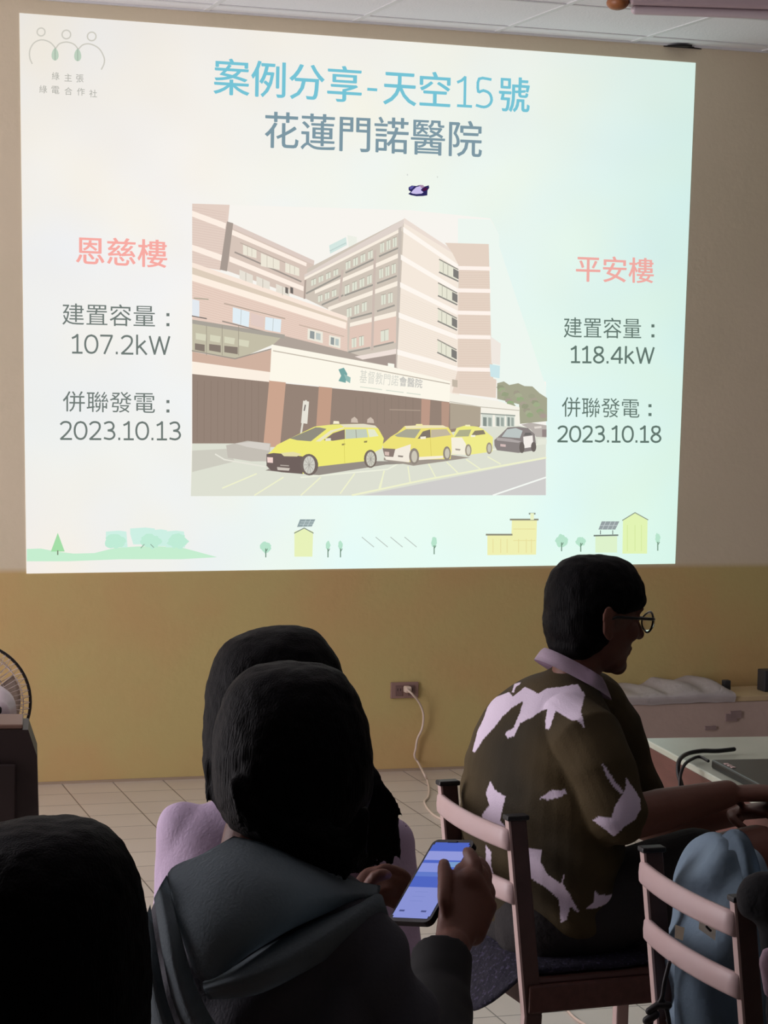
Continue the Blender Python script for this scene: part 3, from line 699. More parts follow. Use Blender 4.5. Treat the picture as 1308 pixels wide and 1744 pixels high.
# ---- third taxi
f.poly(cU(565, 250, 600, 170, 660, 152, 760, 160, 800, 180, 870, 240, 865, 345, 700, 368, 565, 365), (240, 236, 140), 13)
f.poly(cU(560, 240, 640, 240, 670, 290, 665, 370, 565, 362), (246, 240, 222), 14); f.poly(cU(585, 235, 620, 185, 710, 180, 690, 232), (176, 176, 140), 14); f.poly(cU(705, 230, 735, 190, 800, 185, 815, 215), (140, 130, 110), 15)
f.poly(cU(600, 170, 660, 152, 740, 158, 720, 180, 610, 185), (238, 236, 130), 15); f.poly(cU(590, 322, 630, 326, 625, 338, 592, 334), (170, 160, 150), 15); f.poly(cU(705, 222, 740, 222, 738, 236, 706, 236), (246, 242, 226), 16); f.poly(cU(665, 146, 700, 146, 702, 158, 664, 158), (246, 240, 190), 16)
f.ell(*cU(687, 335)[0], 5.5, 10.5, (160, 150, 134), 16); f.ell(*cU(688, 336)[0], 3.2, 7.5, (210, 204, 186), 17); f.ell(*cU(842, 320)[0], 5, 10, (160, 150, 134), 16); f.ell(*cU(843, 320)[0], 3, 7, (200, 196, 180), 17)
# ---- dark car and parked cars behind
f.poly(cU(880, 260, 930, 215, 980, 165, 1060, 160, 1130, 170, 1180, 215, 1190, 290, 1185, 335, 1060, 355, 900, 335, 882, 300), (140, 132, 130), 13)
f.poly(cU(935, 235, 975, 180, 1040, 170, 1090, 190, 1070, 245), (190, 198, 196), 14); f.poly(cU(1095, 235, 1165, 225, 1170, 310, 1100, 320), (244, 238, 232), 15); f.poly(cU(895, 240, 1000, 250, 1080, 268, 1060, 280, 900, 262), (176, 168, 166), 14)
f.poly(cU(925, 288, 965, 292, 965, 310, 925, 306), (214, 190, 186), 15); f.ell(*cU(1085, 315)[0], 4.5, 9.5, (110, 102, 98), 15); f.ell(*cU(1172, 310)[0], 4.5, 8.5, (110, 102, 98), 16); f.poly(cU(1110, 205, 1150, 205, 1160, 222, 1100, 225), (110, 106, 104), 15)
f.poly(cU(1080, 145, 1150, 130, 1268, 150, 1268, 240, 1190, 235, 1150, 180), (186, 178, 172), 12); f.poly(cU(1175, 160, 1230, 155, 1232, 170, 1180, 175), (226, 218, 210), 13); f.poly(cU(1235, 180, 1268, 180, 1268, 235, 1235, 235), (150, 136, 134), 13); f.poly(cU(1200, 250, 1268, 250, 1268, 290, 1200, 296), (230, 232, 218), 13)
ph = f.done('hospital_photograph'); ph['label'] = 'washed-out photo of a tiled hospital block with yellow taxis in front'

# small dark mark within the slide, the projector's light on it painted as emission
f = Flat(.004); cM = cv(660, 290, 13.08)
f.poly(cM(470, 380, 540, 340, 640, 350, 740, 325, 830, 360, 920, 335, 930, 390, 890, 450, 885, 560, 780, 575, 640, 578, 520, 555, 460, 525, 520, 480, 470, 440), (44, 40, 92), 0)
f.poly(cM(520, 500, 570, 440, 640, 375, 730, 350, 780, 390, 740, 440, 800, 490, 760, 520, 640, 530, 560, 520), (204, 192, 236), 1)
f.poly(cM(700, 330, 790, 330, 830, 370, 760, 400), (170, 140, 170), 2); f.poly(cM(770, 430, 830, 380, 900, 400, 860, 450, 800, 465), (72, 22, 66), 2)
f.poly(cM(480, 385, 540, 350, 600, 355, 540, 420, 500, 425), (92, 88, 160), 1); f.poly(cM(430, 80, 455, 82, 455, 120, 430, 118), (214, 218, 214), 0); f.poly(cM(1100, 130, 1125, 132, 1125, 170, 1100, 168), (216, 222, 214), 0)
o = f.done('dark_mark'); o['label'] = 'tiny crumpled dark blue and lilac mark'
# ------------------------------------------------------------------ furniture
M_slat = mat('painted_slat', (198, 174, 172), .45, spec=.5, var=.25, vscale=14, var_color=(190, 156, 150))
M_post = mat('worn_brown_tube', (84, 60, 54), .5, spec=.5, var=.4, vscale=20)
M_edge = mat('pale_edge', (196, 170, 164), .5)  # pale tone for the post strips, front legs and port labels
M_seat = mat('seat_board', (88, 56, 48), .5, var=.3, vscale=12)
M_rail = mat('red_brown_wood', (92, 58, 50), .5, var=.5, vscale=12, stretch=(1, 6, 6))
M_black = mat('black_plastic', (18, 17, 18), .5)
def make_chair(base, yawdir, label, w=.37):
    """slatted chair; base = floor point under the middle of the backrest, yawdir = direction the sitter faces"""
    t = empty('slat_back_chair', (0, 0, 0), label, 'chair', 'slatted chairs with pale back rails')
    def P(x, y, z): return Vector((x, y, z))
    Hh = .83
    for s in (-1, 1):
        x = s*w/2
        def py(z): return -.045*(z-.45)/.38 if z > .45 else -.02*(.45-z)/.45
        bm = bmesh.new()
        for z0, z1 in ((0.0, .45), (.45, Hh)):
            a, b = P(x, py(z0), z0), P(x, py(z1), z1); mid = (a+b)/2; dv = (b-a)
            ang = math.atan2(-(b.y-a.y), b.z-a.z)
            box(bm, mid, (.016, .034, dv.length+.004), Matrix.Rotation(ang, 3, 'X'), .003)
        po = obj('back_post', bm, M_post, t)
        bm = bmesh.new()
        for z0, z1 in ((0.0, .45), (.45, Hh)):
            a, b = P(x, py(z0)-.019, z0), P(x, py(z1)-.019, z1); dv = (b-a); ang = math.atan2(-(b.y-a.y), b.z-a.z)
            box(bm, (a+b)/2, (.018, .005, dv.length+.004), Matrix.Rotation(ang, 3, 'X'), .001)
        e = obj('post_edge', bm, M_edge, po); e['label'] = 'pale front edge of the post'
        bm = bmesh.new(); box(bm, (x, py(Hh)-.002, Hh+.004), (.026, .046, .010), None, .003); obj('post_cap', bm, M_black, po)
        bm = bmesh.new(); box(bm, (x*.97, .36, .235), (.022, .030, .47), None, .004); obj('front_leg', bm, M_edge, t)
        bm = bmesh.new(); box(bm, (x*1.02, .185, .482), (.024, .40, .054), None, .004); obj('seat_rail', bm, M_rail, t)
        bm = bmesh.new(); tube(bm, [(x*.98, 0, .16), (x*.98, .36, .16)], .009, 10); obj('side_stretcher', bm, M_post, t)
    for zc, hh in ((.792, .042), (.688, .042)):
        bm = bmesh.new(); n = 14
        ring = []
        for i in range(n+1):
            u = i/n*2-1; xx = u*(w/2+.006); yb = -.045*(zc-.45)/.38 - .020 - .016*(1-u*u)
            pr = []
            for q in range(10):
                th = 2*math.pi*q/10; pr.append(bm.verts.new((xx, yb+.008*math.cos(th)*abs(math.cos(th))**-.3 if abs(math.cos(th)) > .01 else yb, zc+hh/2*math.copysign(abs(math.sin(th))**.6, math.sin(th)))))
            ring.append(pr)
        for i in range(n):
            for q in range(10): bm.faces.new((ring[i][q], ring[i][(q+1) % 10], ring[i+1][(q+1) % 10], ring[i+1][q]))
        bm.faces.new(ring[0]); bm.faces.new(ring[-1][::-1])
        obj('back_slat', bm, M_slat, t, True)
    bm = bmesh.new(); box(bm, (0, .185, .512), (w+.01, .37, .018), None, .008); obj('seat', bm, M_seat, t)
    bm = bmesh.new(); box(bm, (0, .012, .475), (w-.02, .018, .05), None, .003); obj('rear_rail', bm, M_rail, t)
    bm = bmesh.new(); box(bm, (0, .36, .475), (w-.02, .018, .05), None, .003); obj('front_rail', bm, M_rail, t)
    t.location = base
    t.rotation_euler = (0, 0, math.atan2(-yawdir.x, yawdir.y))
    return t
def copy_chair(src, base, yawdir, label):
    c = src.copy(); COL.objects.link(c); c['label'] = label; c.location = base; c.rotation_euler = (0, 0, math.atan2(-yawdir.x, yawdir.y))
    for ch in list(src.children):
        k = ch.copy(); COL.objects.link(k); k.parent = c
        for g in ch.children: q = g.copy(); COL.objects.link(q); q.parent = k
    return c
def post_base(px, py, z):
    r = ray(px, py); p = CAM + r*((z-CAM.z)/r.z); return Vector((p.x, p.y, 0))
a1, b1 = post_base(765, 1328, .84), post_base(880, 1386, .84)
mid1 = (a1+b1)/2; lat1 = (b1-a1).normalized(); fw1 = Vector((-lat1.y, lat1.x, 0)); 
if fw1.dot(GR) < 0: fw1 = -fw1
W1 = (b1-a1).length
print('chair1 width', W1, 'depth near', (b1.dot(GA)))
chair1 = make_chair(mid1+fw1*.045, fw1, 'slatted chair with pale pinkish back rails that the man in the leaf shirt sits on', min(max(W1, .34), .44))
a2, b2 = post_base(1112, 1440, .84), post_base(1267, 1523, .84)
mid2 = (a2+b2)/2; lat2 = (b2-a2).normalized(); fw2 = Vector((-lat2.y, lat2.x, 0))
if fw2.dot(GR) < 0: fw2 = -fw2
W2 = (b2-a2).length
print('chair2 width', W2)
chair2 = make_chair(mid2+fw2*.045, fw2, 'slatted chair at the right with a light blue backpack on its seat', min(max(W2, .34), .44))

# desk with its thick apron, laptop and cable
zt = .75
dA = post_base(1096, 1257, zt); dB = post_base(1308, 1372, zt); dC = post_base(1308, 1243, zt)
dA.z = dB.z = dC.z = 0
e1 = (dB-dA).normalized(); e2 = Vector((-e1.y, e1.x, 0))
if e2.dot(GR) < 0: e2 = -e2
DL, DW = 1.35, 1.05
def dp(u, v, z): return dA + e1*u + e2*v + Vector((0, 0, z))
desk = empty('desk', dp(DL/2, DW/2, 0), 'low pale-topped desk with a red-brown side at the right edge, black laptop on it', 'desk')
M_top = mat('desk_top_pale', (190, 196, 180), .35, spec=.5, var=.4, vscale=5, var_color=(160, 170, 150))
R3 = Matrix((e1, e2, Vector((0, 0, 1)))).transposed()
bm = bmesh.new(); box(bm, dp(DL/2, DW/2, zt-.008), (DL, DW, .016), R3, .003); obj('desk_top', bm, M_top, desk)
M_apron = mat('apron_red_brown', (104, 64, 58), .5, var=.4, vscale=6, stretch=(1, 1, 8))
bm = bmesh.new(); box(bm, dp(DL/2, .012, zt-.016-.055), (DL-.004, .02, .11), R3, .002); obj('apron', bm, M_apron, desk)
bm = bmesh.new(); box(bm, dp(DL/2, DW-.012, zt-.016-.055), (DL-.004, .02, .11), R3, .002); obj('apron', bm, M_apron, desk)
bm = bmesh.new(); box(bm, dp(.012, DW/2, zt-.071), (.02, DW-.05, .11), R3, .002); obj('apron', bm, M_apron, desk)
bm = bmesh.new(); box(bm, dp(.5, DW/2, .36), (.018, DW-.1, .50), R3, .002); obj('modesty_panel', bm, mat('panel_dark_wood', (52, 34, 32), .6), desk)
for u, v in ((.30, .06), (DL-.05, .06), (.30, DW-.05), (DL-.05, DW-.05)):
    bm = bmesh.new(); box(bm, dp(u, v, .33), (.04, .04, .66), R3, .003); obj('leg', bm, M_apron, desk)
lap = empty('laptop', dp(.8, .35, zt), 'black laptop lying open-based on the desk at the right edge', 'laptop')
M_lap = mat('laptop_dark', (22, 26, 28), .35, spec=.4)
l0 = post_base(1196, 1291, zt+.02); l1 = post_base(1308, 1350, zt+.02); le = (l1-l0).normalized(); ln = Vector((-le.y, le.x, 0))
if ln.dot(GR) < 0: ln = -ln
RL = Matrix((le, ln, Vector((0, 0, 1)))).transposed()
lc = Vector((l0.x, l0.y, 0)) + le*.22 + ln*.15
bm = bmesh.new(); box(bm, lc+Vector((0, 0, zt+.010)), (.40, .27, .020), RL, .004); obj('laptop_base', bm, M_lap, lap)
bm = bmesh.new(); box(bm, lc+ln*.10+Vector((0, 0, zt+.024)), (.38, .03, .008), RL, .002); obj('hinge', bm, M_black, lap)
Rl2 = RL @ Matrix.Rotation(math.radians(-62), 3, 'X')
bm = bmesh.new(); box(bm, lc+ln*.22+Vector((0, 0, zt+.075)), (.40, .25, .010), RL @ Matrix.Rotation(math.radians(20), 3, 'X'), .003); obj('laptop_lid', bm, M_lap, lap)
for k in range(3):
    bm = bmesh.new(); box(bm, lc+le*(-.14+.02*k)+ln*(-.12)+Vector((0, 0, zt+.0205)), (.014, .01, .002), RL); obj('port_label', bm, M_edge, lap)
def on_top(px, py, z): 
    p = post_base(px, py, z); p.z = z; return p
cab = [on_top(1250, 1276, zt+.012), on_top(1222, 1279, zt+.012), on_top(1195, 1279, zt+.012), on_top(1170, 1284, zt+.012)]
dd = (cab[-1]-CAM).dot(FW)
cab += [pt(1157, 1295, dd-.12), pt(1155, 1315, dd-.14), pt(1160, 1335, dd-.15), pt(1167, 1362, dd-.16), pt(1169, 1400, dd-.16), pt(1172, 1440, dd-.16)]
bm = bmesh.new(); tube(bm, smooth_path(cab, 6), .0055, 8)
tag(obj('laptop_cable', bm, M_black, None, True), 'black cable looping off the corner of the desk', 'cable')
cab = [on_top(1206, 1296, zt+.012), on_top(1192, 1289, zt+.012), on_top(1180, 1292, zt+.014), pt(1167, 1301, dd-.14), pt(1160, 1316, dd-.16), pt(1158, 1330, dd-.17), pt(1158, 1352, dd-.17), pt(1156, 1400, dd-.17)]
bm = bmesh.new(); tube(bm, smooth_path(cab, 6), .004, 8)
tag(obj('laptop_cable', bm, M_black, None, True), 'thinner dark cable curling over the desk edge beside the laptop', 'cable')

# long low pale box along the wall with crumpled sheet
bA = floorpt(1057, 1322); yF = bA.y
bH = (CAM.z - (CAM - Vector((0, 0, 0))).z) ; 
r = ray(1055, 1196); bH = (CAM + r*(yF/r.y)).z
x0 = bA.x; x1 = x0+2.6; dep = D-.02-yF
bench = empty('storage_bench', (x0+1.3, yF+dep/2, 0), 'long low off-white box bench standing against the wall at the right', 'bench')
M_bench = mat('bench_dusty_white', (186, 164, 154), .7, var=.35, vscale=5, var_color=(150, 134, 120), bump=.1)
bm = bmesh.new(); box(bm, (x0+1.3, yF+dep/2, bH/2-.006), (2.6, dep, bH-.012), None, .004); obj('bench_body', bm, M_bench, bench)
bm = bmesh.new(); box(bm, (x0+1.3, yF+dep/2-.004, bH), (2.62, dep-.004, .022), None, .003); obj('bench_top', bm, mat('bench_top_tan', (204, 180, 140), .6, var=.3, vscale=6), bench)
for i, (px, py) in enumerate(((1210, 1240), (1253, 1217), (1245, 1222))):
    r = ray(px, py); p = CAM + r*((yF-.004)/r.y)
    bm = bmesh.new(); box(bm, p, (.05, .008, .03 if i else .015)); obj('bench_label' if i else 'scuff_plate', bm, mat('scuff%d' % i, (140, 120, 118), .7), bench)
ctrl = []
for j, (dy, hz) in enumerate(((-.012, -.03), (-.012, .006), (.10, .014), (.22, .016), (.33, .004))):
    row = []
    for i in range(13):
        x = x0+.0+i*.042
        zz = bH+.016+hz+(.008*math.sin(i*1.7+j)+.010*random.random()+(.016 if 5 < i < 12 else 0))*(1 if j > 1 else .2)
        row.append((x, yF+dy+dep*.02, zz))
    ctrl.append(row)
bm = sheet(ctrl, .012, 4)
tag(obj('plastic_sheet', bm, mat('cloudy_plastic', (226, 218, 218), .4, bump=.3, bscale=30), None, True), 'crumpled whitish plastic sheet lying along the top of the bench', 'sheet')
for n_, (px, py), sz, lb in (('small_box', (1316, 1160), (.09, .07, .09), 'small dark box on the bench top at the right edge of the photo'), ('clamp', (1240, 1180), (.03, .03, .05), 'little dark clip standing on the bench top')):
    r = ray(px, py); p = CAM + r*((yF+.1)/r.y)
    bm = bmesh.new(); box(bm, (p.x, yF+.12, bH+.011+sz[2]/2), sz, None, .004)
    if n_ == 'clamp': box(bm, (p.x-.025, yF+.12, bH+.011+.012), (.05, .03, .022), None, .004)
    tag(obj(n_, bm, mat('dark_'+n_, (50, 50, 54), .5)), lb, 'box' if n_ == 'small_box' else 'clip')

# wall socket with plug and charging cable
c = wall(688, 1175, 0)
w_ = wall(711, 1175).x-wall(664, 1175).x
sock = empty('wall_socket', (c.x, D, c.z), 'brownish double wall socket low on the front wall with a cable plugged in', 'socket')
M_sock = mat('socket_plate', (150, 120, 112), .5); 
bm = bmesh.new(); box(bm, (c.x, D-.006, c.z), (w_, .012, .066), None, .003); obj('cover_plate', bm, M_sock, sock)
for s in (-1, 1):
    bm = bmesh.new(); box(bm, (c.x+s*w_*.22, D-.0135, c.z), (.030, .004, .042), None, .001); so = obj('outlet', bm, mat('outlet_face%d' % s, (120, 94, 90), .5), sock)
    for q in (-1, 1):
        bm = bmesh.new(); box(bm, (c.x+s*w_*.22+q*.006, D-.016, c.z+.004), (.002, .002, .010)); obj('slot', bm, M_black, so)
cable = empty('charging_cable', (c.x, D-.05, 0), 'thin white charging cable hanging from the wall socket to the floor', 'cable')
M_wh = mat('white_cable', (226, 206, 190), .5)
pc = wall(694, 1174, .03)
bm = bmesh.new(); box(bm, pc, (.028, .034, .026), None, .006); obj('plug', bm, M_wh, cable)
pts = [wall(694, 1175, .05), wall(703, 1183, .06), wall(714, 1197, .045), wall(721, 1217, .03), wall(719, 1240, .025), wall(711, 1258, .02), wall(708, 1275, .02), wall(706, 1288, .02), wall(713, 1300, .03)]
pts += [pt(722, 1318, (wall(722, 1310)-CAM).dot(FW)-.25) ]
pts[-1].z = max(pts[-1].z, .03)
pts += [floorpt(728, 1330, .006), floorpt(731, 1345, .004), floorpt(729, 1358, .004), floorpt(723, 1366, .004), floorpt(729, 1378, .004), floorpt(739, 1388, .004), floorpt(752, 1395, .004), floorpt(764, 1397, .004), floorpt(790, 1394, .004)]
bm = bmesh.new(); tube(bm, smooth_path(pts, 6), .0045, 8); obj('cord', bm, M_wh, cable, True)
bm = bmesh.new(); tube(bm, smooth_path([floorpt(958, 1690, .003), floorpt(962, 1712, .003), floorpt(975, 1730, .003), floorpt(992, 1742, .003), floorpt(1020, 1756, .003), floorpt(1060, 1762, .003)], 6), .0035, 8)
tag(obj('floor_cable', bm, M_wh, None, True), 'thin pale cable lying on the floor tiles under the man\'s chair', 'cable')

# cabinet at the left with the fan standing on it
zc_ = .80
k0 = post_base(48, 1243, zc_); k0.z = 0
M_cab = mat('cabinet_black_brown', (34, 20, 18), .5, var=.4, vscale=5)
_rr = ray(66, 1330); u2 = Vector((_rr.x, _rr.y, 0)).normalized(); u1 = Vector((u2.y, -u2.x, 0))
cab_ = empty('side_cabinet', k0-u1*.3+u2*.08, 'dark brown cabinet at the left edge in front of the pedestal fan', 'cabinet')
def prism(bm, pts, z0, z1):
    lo = [bm.verts.new((p.x, p.y, z0)) for p in pts]; hi = [bm.verts.new((p.x, p.y, z1)) for p in pts]
    bm.faces.new(lo[::-1]); bm.faces.new(hi)
    n = len(pts)
    for i in range(n): bm.faces.new((lo[i], lo[(i+1) % n], hi[(i+1) % n], hi[i]))
wpx = 3698/ (k0.dot(GA)+.06)
ch = 16/wpx
# tall body whose near upper right edge is cut off at a slant
bm = bmesh.new()
prof = [(-.60, 0), (ch*2.2, 0), (ch*.95, zc_-.062), (0, zc_), (-.60, zc_)]
fr = [bm.verts.new(k0+u1*x+Vector((0, 0, z))) for x, z in prof]; bk = [bm.verts.new(k0+u1*x+u2*.16+Vector((0, 0, z))) for x, z in prof]
bm.faces.new(fr); bm.faces.new(bk[::-1])
for i in range(5): bm.faces.new((fr[i], fr[(i+1) % 5], bk[(i+1) % 5], bk[i]))
obj('cabinet_body', bm, M_cab, cab_)
for s in (0, 1):
    bm = bmesh.new(); box(bm, k0+u1*(-.155-.27*s)-u2*.008+Vector((0, 0, .38)), (.255, .016, .68), Matrix((u1, u2, Vector((0, 0, 1)))).transposed(), .003); dr = obj('cabinet_door', bm, M_cab, cab_)
    bm = bmesh.new(); box(bm, k0+u1*(-.27-.04*(s*2-1))-u2*.022+Vector((0, 0, .42)), (.012, .016, .09), Matrix((u1, u2, Vector((0, 0, 1)))).transposed(), .003); obj('handle', bm, M_black, dr)
bm = bmesh.new(); box(bm, k0-u1*.305+u2*.08+Vector((0, 0, zc_+.006)), (.585, .15, .012), Matrix((u1, u2, Vector((0, 0, 1)))).transposed(), .003); o = obj('cabinet_top', bm, mat('top_tan', (120, 92, 78), .5), cab_); o['label'] = 'tan top board'
# fan seen from behind
fd = (k0-CAM).dot(FW)+.55
fc = pt(-52, 1198, fd); fr_ = 103*fd/F
fanroot = Vector((fc.x, fc.y, 0))
fan = empty('pedestal_fan', fanroot, 'white pedestal fan with a round wire grille, seen from behind over the dark cabinet', 'fan')
fn = (GA*.92-GR*.25).normalized(); fl_ = Vector((fn.y, -fn.x, 0)); Z = Vector((0, 0, 1))
M_grw = mat('grille_wire', (216, 200, 190), .5); M_rim = mat('grille_rim', (44, 38, 36), .5); M_fw = mat('fan_white_plastic', (206, 190, 196), .4)
def circ(r, off, n=64): return [fc+fl_*r*math.cos(t)+Z*r*math.sin(t)+fn*off for t in [2*math.pi*k/n for k in range(n+1)]]
bm = bmesh.new(); tube(bm, circ(fr_, 0), .0042, 8); gr = obj('grille_rim', bm, M_rim, fan, True)
bm = bmesh.new()
for side in (-1, 1):
    for k in range(60):
        t = 2*math.pi*k/60; d_ = fl_*math.cos(t)+Z*math.sin(t)
        tube(bm, [fc+d_*fr_, fc+d_*fr_*.8+fn*.04*side, fc+d_*fr_*.3+fn*.055*side], .0011, 4, cap=False)
    for rr in (.35, .62, .86):
        tube(bm, circ(fr_*rr, .05*side*(1.05-rr*.3), 48), .0014, 5)
obj('wire_grille', bm, M_grw, fan)
for k in range(4):
    bm = bmesh.new(); rows_ = []
    for i in range(6):
        r_ = fr_*(.15+.7*i/5); row = []
        for j in range(5):
            t = k*math.pi/2+(j/4-.5)*(.6+.5*i/5); row.append(fc+(fl_*math.cos(t)+Z*math.sin(t))*r_+fn*(.02+(j/4-.5)*.03))
        rows_.append(row)
    bm = sheet(rows_, .002, 2); obj('blade', bm, mat('fan_blade%d' % k, (200, 186, 176), .4), fan, True)
bm = bmesh.new(); mc = fc-fn*.10+GR*.055
tube(bm, [mc+fn*.10, mc+fn*.03, mc-fn*.03, mc-fn*.055], [.055, .060, .056, .04], 24); mo = obj('motor_housing', bm, M_fw, fan, True)
for t in (0,):
    bm = bmesh.new(); ball(bm, mc-fn*.085+Z*.01, .016, (1, .6, 1)); obj('rear_knob', bm, M_black, mo, True)
bm = bmesh.new(); tube(bm, [fanroot+Z*.02, fc-Z*.05-fn*.06], [.022, .018], 12); obj('neck', bm, M_fw, fan, True)
bm = bmesh.new(); q = bmesh.ops.create_cone(bm, cap_ends=True, segments=32, radius1=.17, radius2=.15, depth=.03); bmesh.ops.translate(bm, vec=fanroot+Z*.015, verts=q['verts']); obj('base', bm, M_fw, fan, True)

# unlit strip lamp hanging at the top right
M_bl = mat('lamp_housing', (186, 166, 170), .5); M_hub = mat('brown_end_cap', (150, 92, 50), .45, var=.4, vscale=30)
b0 = pt(1046, 2, 6.0); zz = b0.z; dv = Vector((1, 0, 0))
r = ray(1400, 14); t_ = (zz-CAM.z)/r.z; b1_ = CAM+r*t_
dv = Vector((b1_.x-b0.x, b1_.y-b0.y, 0)).normalized(); nv = Vector((-dv.y, dv.x, 0)); RB = Matrix((dv, nv, Z)).transposed()
cf = empty('strip_lamp', (b0.x, b0.y, CZ), 'unlit hanging strip lamp with a brown end cap at the top right corner', 'lamp')
bm = bmesh.new(); box(bm, b0+dv*.66-Z*.0+Z*.012, (1.24, .07, .045), RB, .008); obj('lamp_housing', bm, M_bl, cf)
bm = bmesh.new(); tube(bm, [b0+dv*.06-Z*.022, b0+dv*1.26-Z*.022], .013, 12); obj('lamp_tube', bm, mat('unlit_tube', (200, 186, 190), .3), cf, True)
for s in (0, 1):
    bm = bmesh.new(); ball(bm, b0+dv*(.01+1.3*s)-Z*.004, .024, (1.25, 1.6, .85)); obj('end_cap', bm, M_hub, cf, True)
    bm = bmesh.new(); tube(bm, [b0+dv*(.2+.9*s)+Z*.03, Vector(((b0+dv*(.2+.9*s)).x, (b0+dv*(.2+.9*s)).y, CZ))], .005, 8); obj('hanging_rod', bm, M_bl, cf, True)
# ------------------------------------------------------------------ people
M_skin = mat('skin', (114, 74, 60), .55, spec=.35, var=.2, vscale=20, var_color=(98, 60, 48), bump=.05, bscale=200)
M_hair = mat('black_hair', (7, 6, 7), .6, spec=.08, bump=.35, bscale=30, stretch=(14, 14, 1))
def frame3(fwd, up=Vector((0, 0, 1))):
    y = fwd.normalized(); x = y.cross(up).normalized(); z = x.cross(y); return Matrix((x, y, z)).transposed()
def head(bm, c, R, s=1.0):
    def q(x, y, z): return c + R @ Vector((x, y, z))*s
    def b(x, y, z, rx, ry, rz, rot=None): ball(bm, q(x, y, z), s, (rx, ry, rz), (R @ rot) if rot else R, 28)
    b(0, -.008, .022, .076, .094, .088); b(0, .020, -.035, .060, .070, .078); b(0, .050, -.072, .040, .036, .036)
    b(0, .074, -.094, .022, .018, .020); b(0, .050, -.086, .040, .036, .026)
    b(0, .078, .026, .050, .016, .013)                               # brow
    b(.034, .066, -.022, .024, .020, .022); b(-.034, .066, -.022, .024, .020, .022)
    tube(bm, [q(0, .086, .016), q(0, .100, -.006), q(0, .112, -.026)], [.007*s, .009*s, .012*s], 10)
    b(.012, .098, -.030, .008, .009, .007); b(-.012, .098, -.030, .008, .009, .007)
    b(0, .085, -.056, .024, .010, .006); b(0, .084, -.066, .021, .010, .007)
    for sx in (-1, 1):
        b(sx*.031, .076, .006, .013, .011, .010)                     # eyes
        rot = Matrix.Rotation(sx*.35, 3, 'Z')
        b(sx*.079, -.012, -.008, .007, .020, .033, rot); b(sx*.084, -.020, .004, .005, .018, .022, rot); b(sx*.078, -.006, -.034, .006, .010, .011, rot)
def hand(bm, wrist, d, n, side, curl=.5, s=1.0):
    """wrist point, direction to the fingers, palm-facing normal, side +1/-1 where the thumb leaves"""
    d = d.normalized(); n = (n-d*n.dot(d)).normalized(); t = d.cross(n)*side
    tube(bm, [wrist-d*.01, wrist+d*.03*s, wrist+d*.085*s], [.024*s, .036*s, .038*s], 14, .45, up=n)
    for k, (off, L) in enumerate(((.030, .072), (.010, .080), (-.010, .074), (-.030, .058))):
        p = wrist+d*.082*s+t*off*s; a = d; pts = [p]
        for j, f in enumerate((.45, .32, .23)):
            ang = curl*(.5+.5*j)
            a = (a*math.cos(ang)+n*math.sin(ang)).normalized(); p = p+a*L*f*s; pts.append(p)
        tube(bm, pts, [.0090*s, .0085*s, .0078*s, .0065*s], 10)
    p = wrist+d*.025*s+t*.032*s
    tube(bm, [p, p+(t*.6+d*.6+n*.3)*.035*s, p+(t*.5+d*1.0+n*.6)*.055*s], [.012*s, .010*s, .008*s], 10)
def finger(bm, pts, r=.0085): tube(bm, smooth_path(pts, 3), [r*1.08]+[r]*(3*(len(pts)-1)-1)+[r*.8], 12)
def torso(bm, hip, neck, fwd, wh=.15, ws=.16, ratio=.62):
    sp = neck-hip
    tube(bm, [hip, hip+sp*.25, hip+sp*.5, hip+sp*.75, hip+sp*.9], [wh, wh*.92, ws*.95, ws*1.02, ws*.75], 28, ratio, up=fwd)
def leg(bm, hipj, knee, ankle, fwd):
    tube(bm, [hipj, hipj.lerp(knee, .5), knee], [.082, .074, .056], 20)
    tube(bm, [knee, knee.lerp(ankle, .35), ankle], [.054, .052, .036], 18)
    tube(bm, [ankle-Z*.02, ankle-Z*.045+fwd*.08, ankle-Z*.055+fwd*.17], [.036, .038, .028], 14, .7, up=Z)
def person_root(base, label): return empty('person', base, label, 'person')
def strands(bm, lst, r0=.006, r1=.0012):
    for pts in lst:
        p = smooth_path(pts, 3); n = len(p)
        tube(bm, p, [r0+(r1-r0)*i/(n-1) for i in range(n)], 6)

# ---- man in the leaf shirt
DM = 4.40
fwm = fw1; latm = Vector((fwm.y, -fwm.x, 0))     # his right, towards the viewer
ym = math.degrees(math.atan2(fwm.dot(GR), fwm.dot(GA)))
hip = pt(925, 1560, DM); hip.z = .60
man = person_root((hip.x, hip.y, 0), 'person with glasses seen in profile, sitting in a dark short-sleeved shirt with pale leaf print')
neckb = pt(968, 1200, DM)
hc = pt(1012, 1046, DM)
fh = (GR*math.sin(math.radians(64))+GA*math.cos(math.radians(64))); fh = (fh*math.cos(.16)-Z*math.sin(.16))
RH = frame3(fh)
bm = bmesh.new()
head(bm, hc, RH, 1.02)
tube(bm, [pt(978, 1160, DM), pt(987, 1115, DM), pt(998, 1075, DM)], [.048, .052, .052], 20)
torso(bm, hip, neckb, fwm, .135, .135)
shR = pt(985, 1228, DM-.13); elR = pt(1062, 1396, DM-.21); wrR = pt(1238, 1352, DM-.05)
tube(bm, [neckb, shR], [.045, .045], 16)
tube(bm, [shR, shR.lerp(elR, .5), elR], [.046, .045, .042], 18)
tube(bm, [elR, elR.lerp(wrR, .35), wrR], [.043, .043, .028], 18)
hand(bm, wrR, (wrR-elR)+GR*.1-Z*.04, -Z, 1, .35)
shL = pt(1010, 1215, DM+.18); elL = pt(1105, 1400, DM+.28); wrL = pt(1248, 1385, DM+.10)
tube(bm, [neckb, shL], [.045, .045], 16)
tube(bm, [shL, shL.lerp(elL, .5), elL], [.058, .048, .042], 18); tube(bm, [elL, elL.lerp(wrL, .35), wrL], [.043, .043, .028], 18)
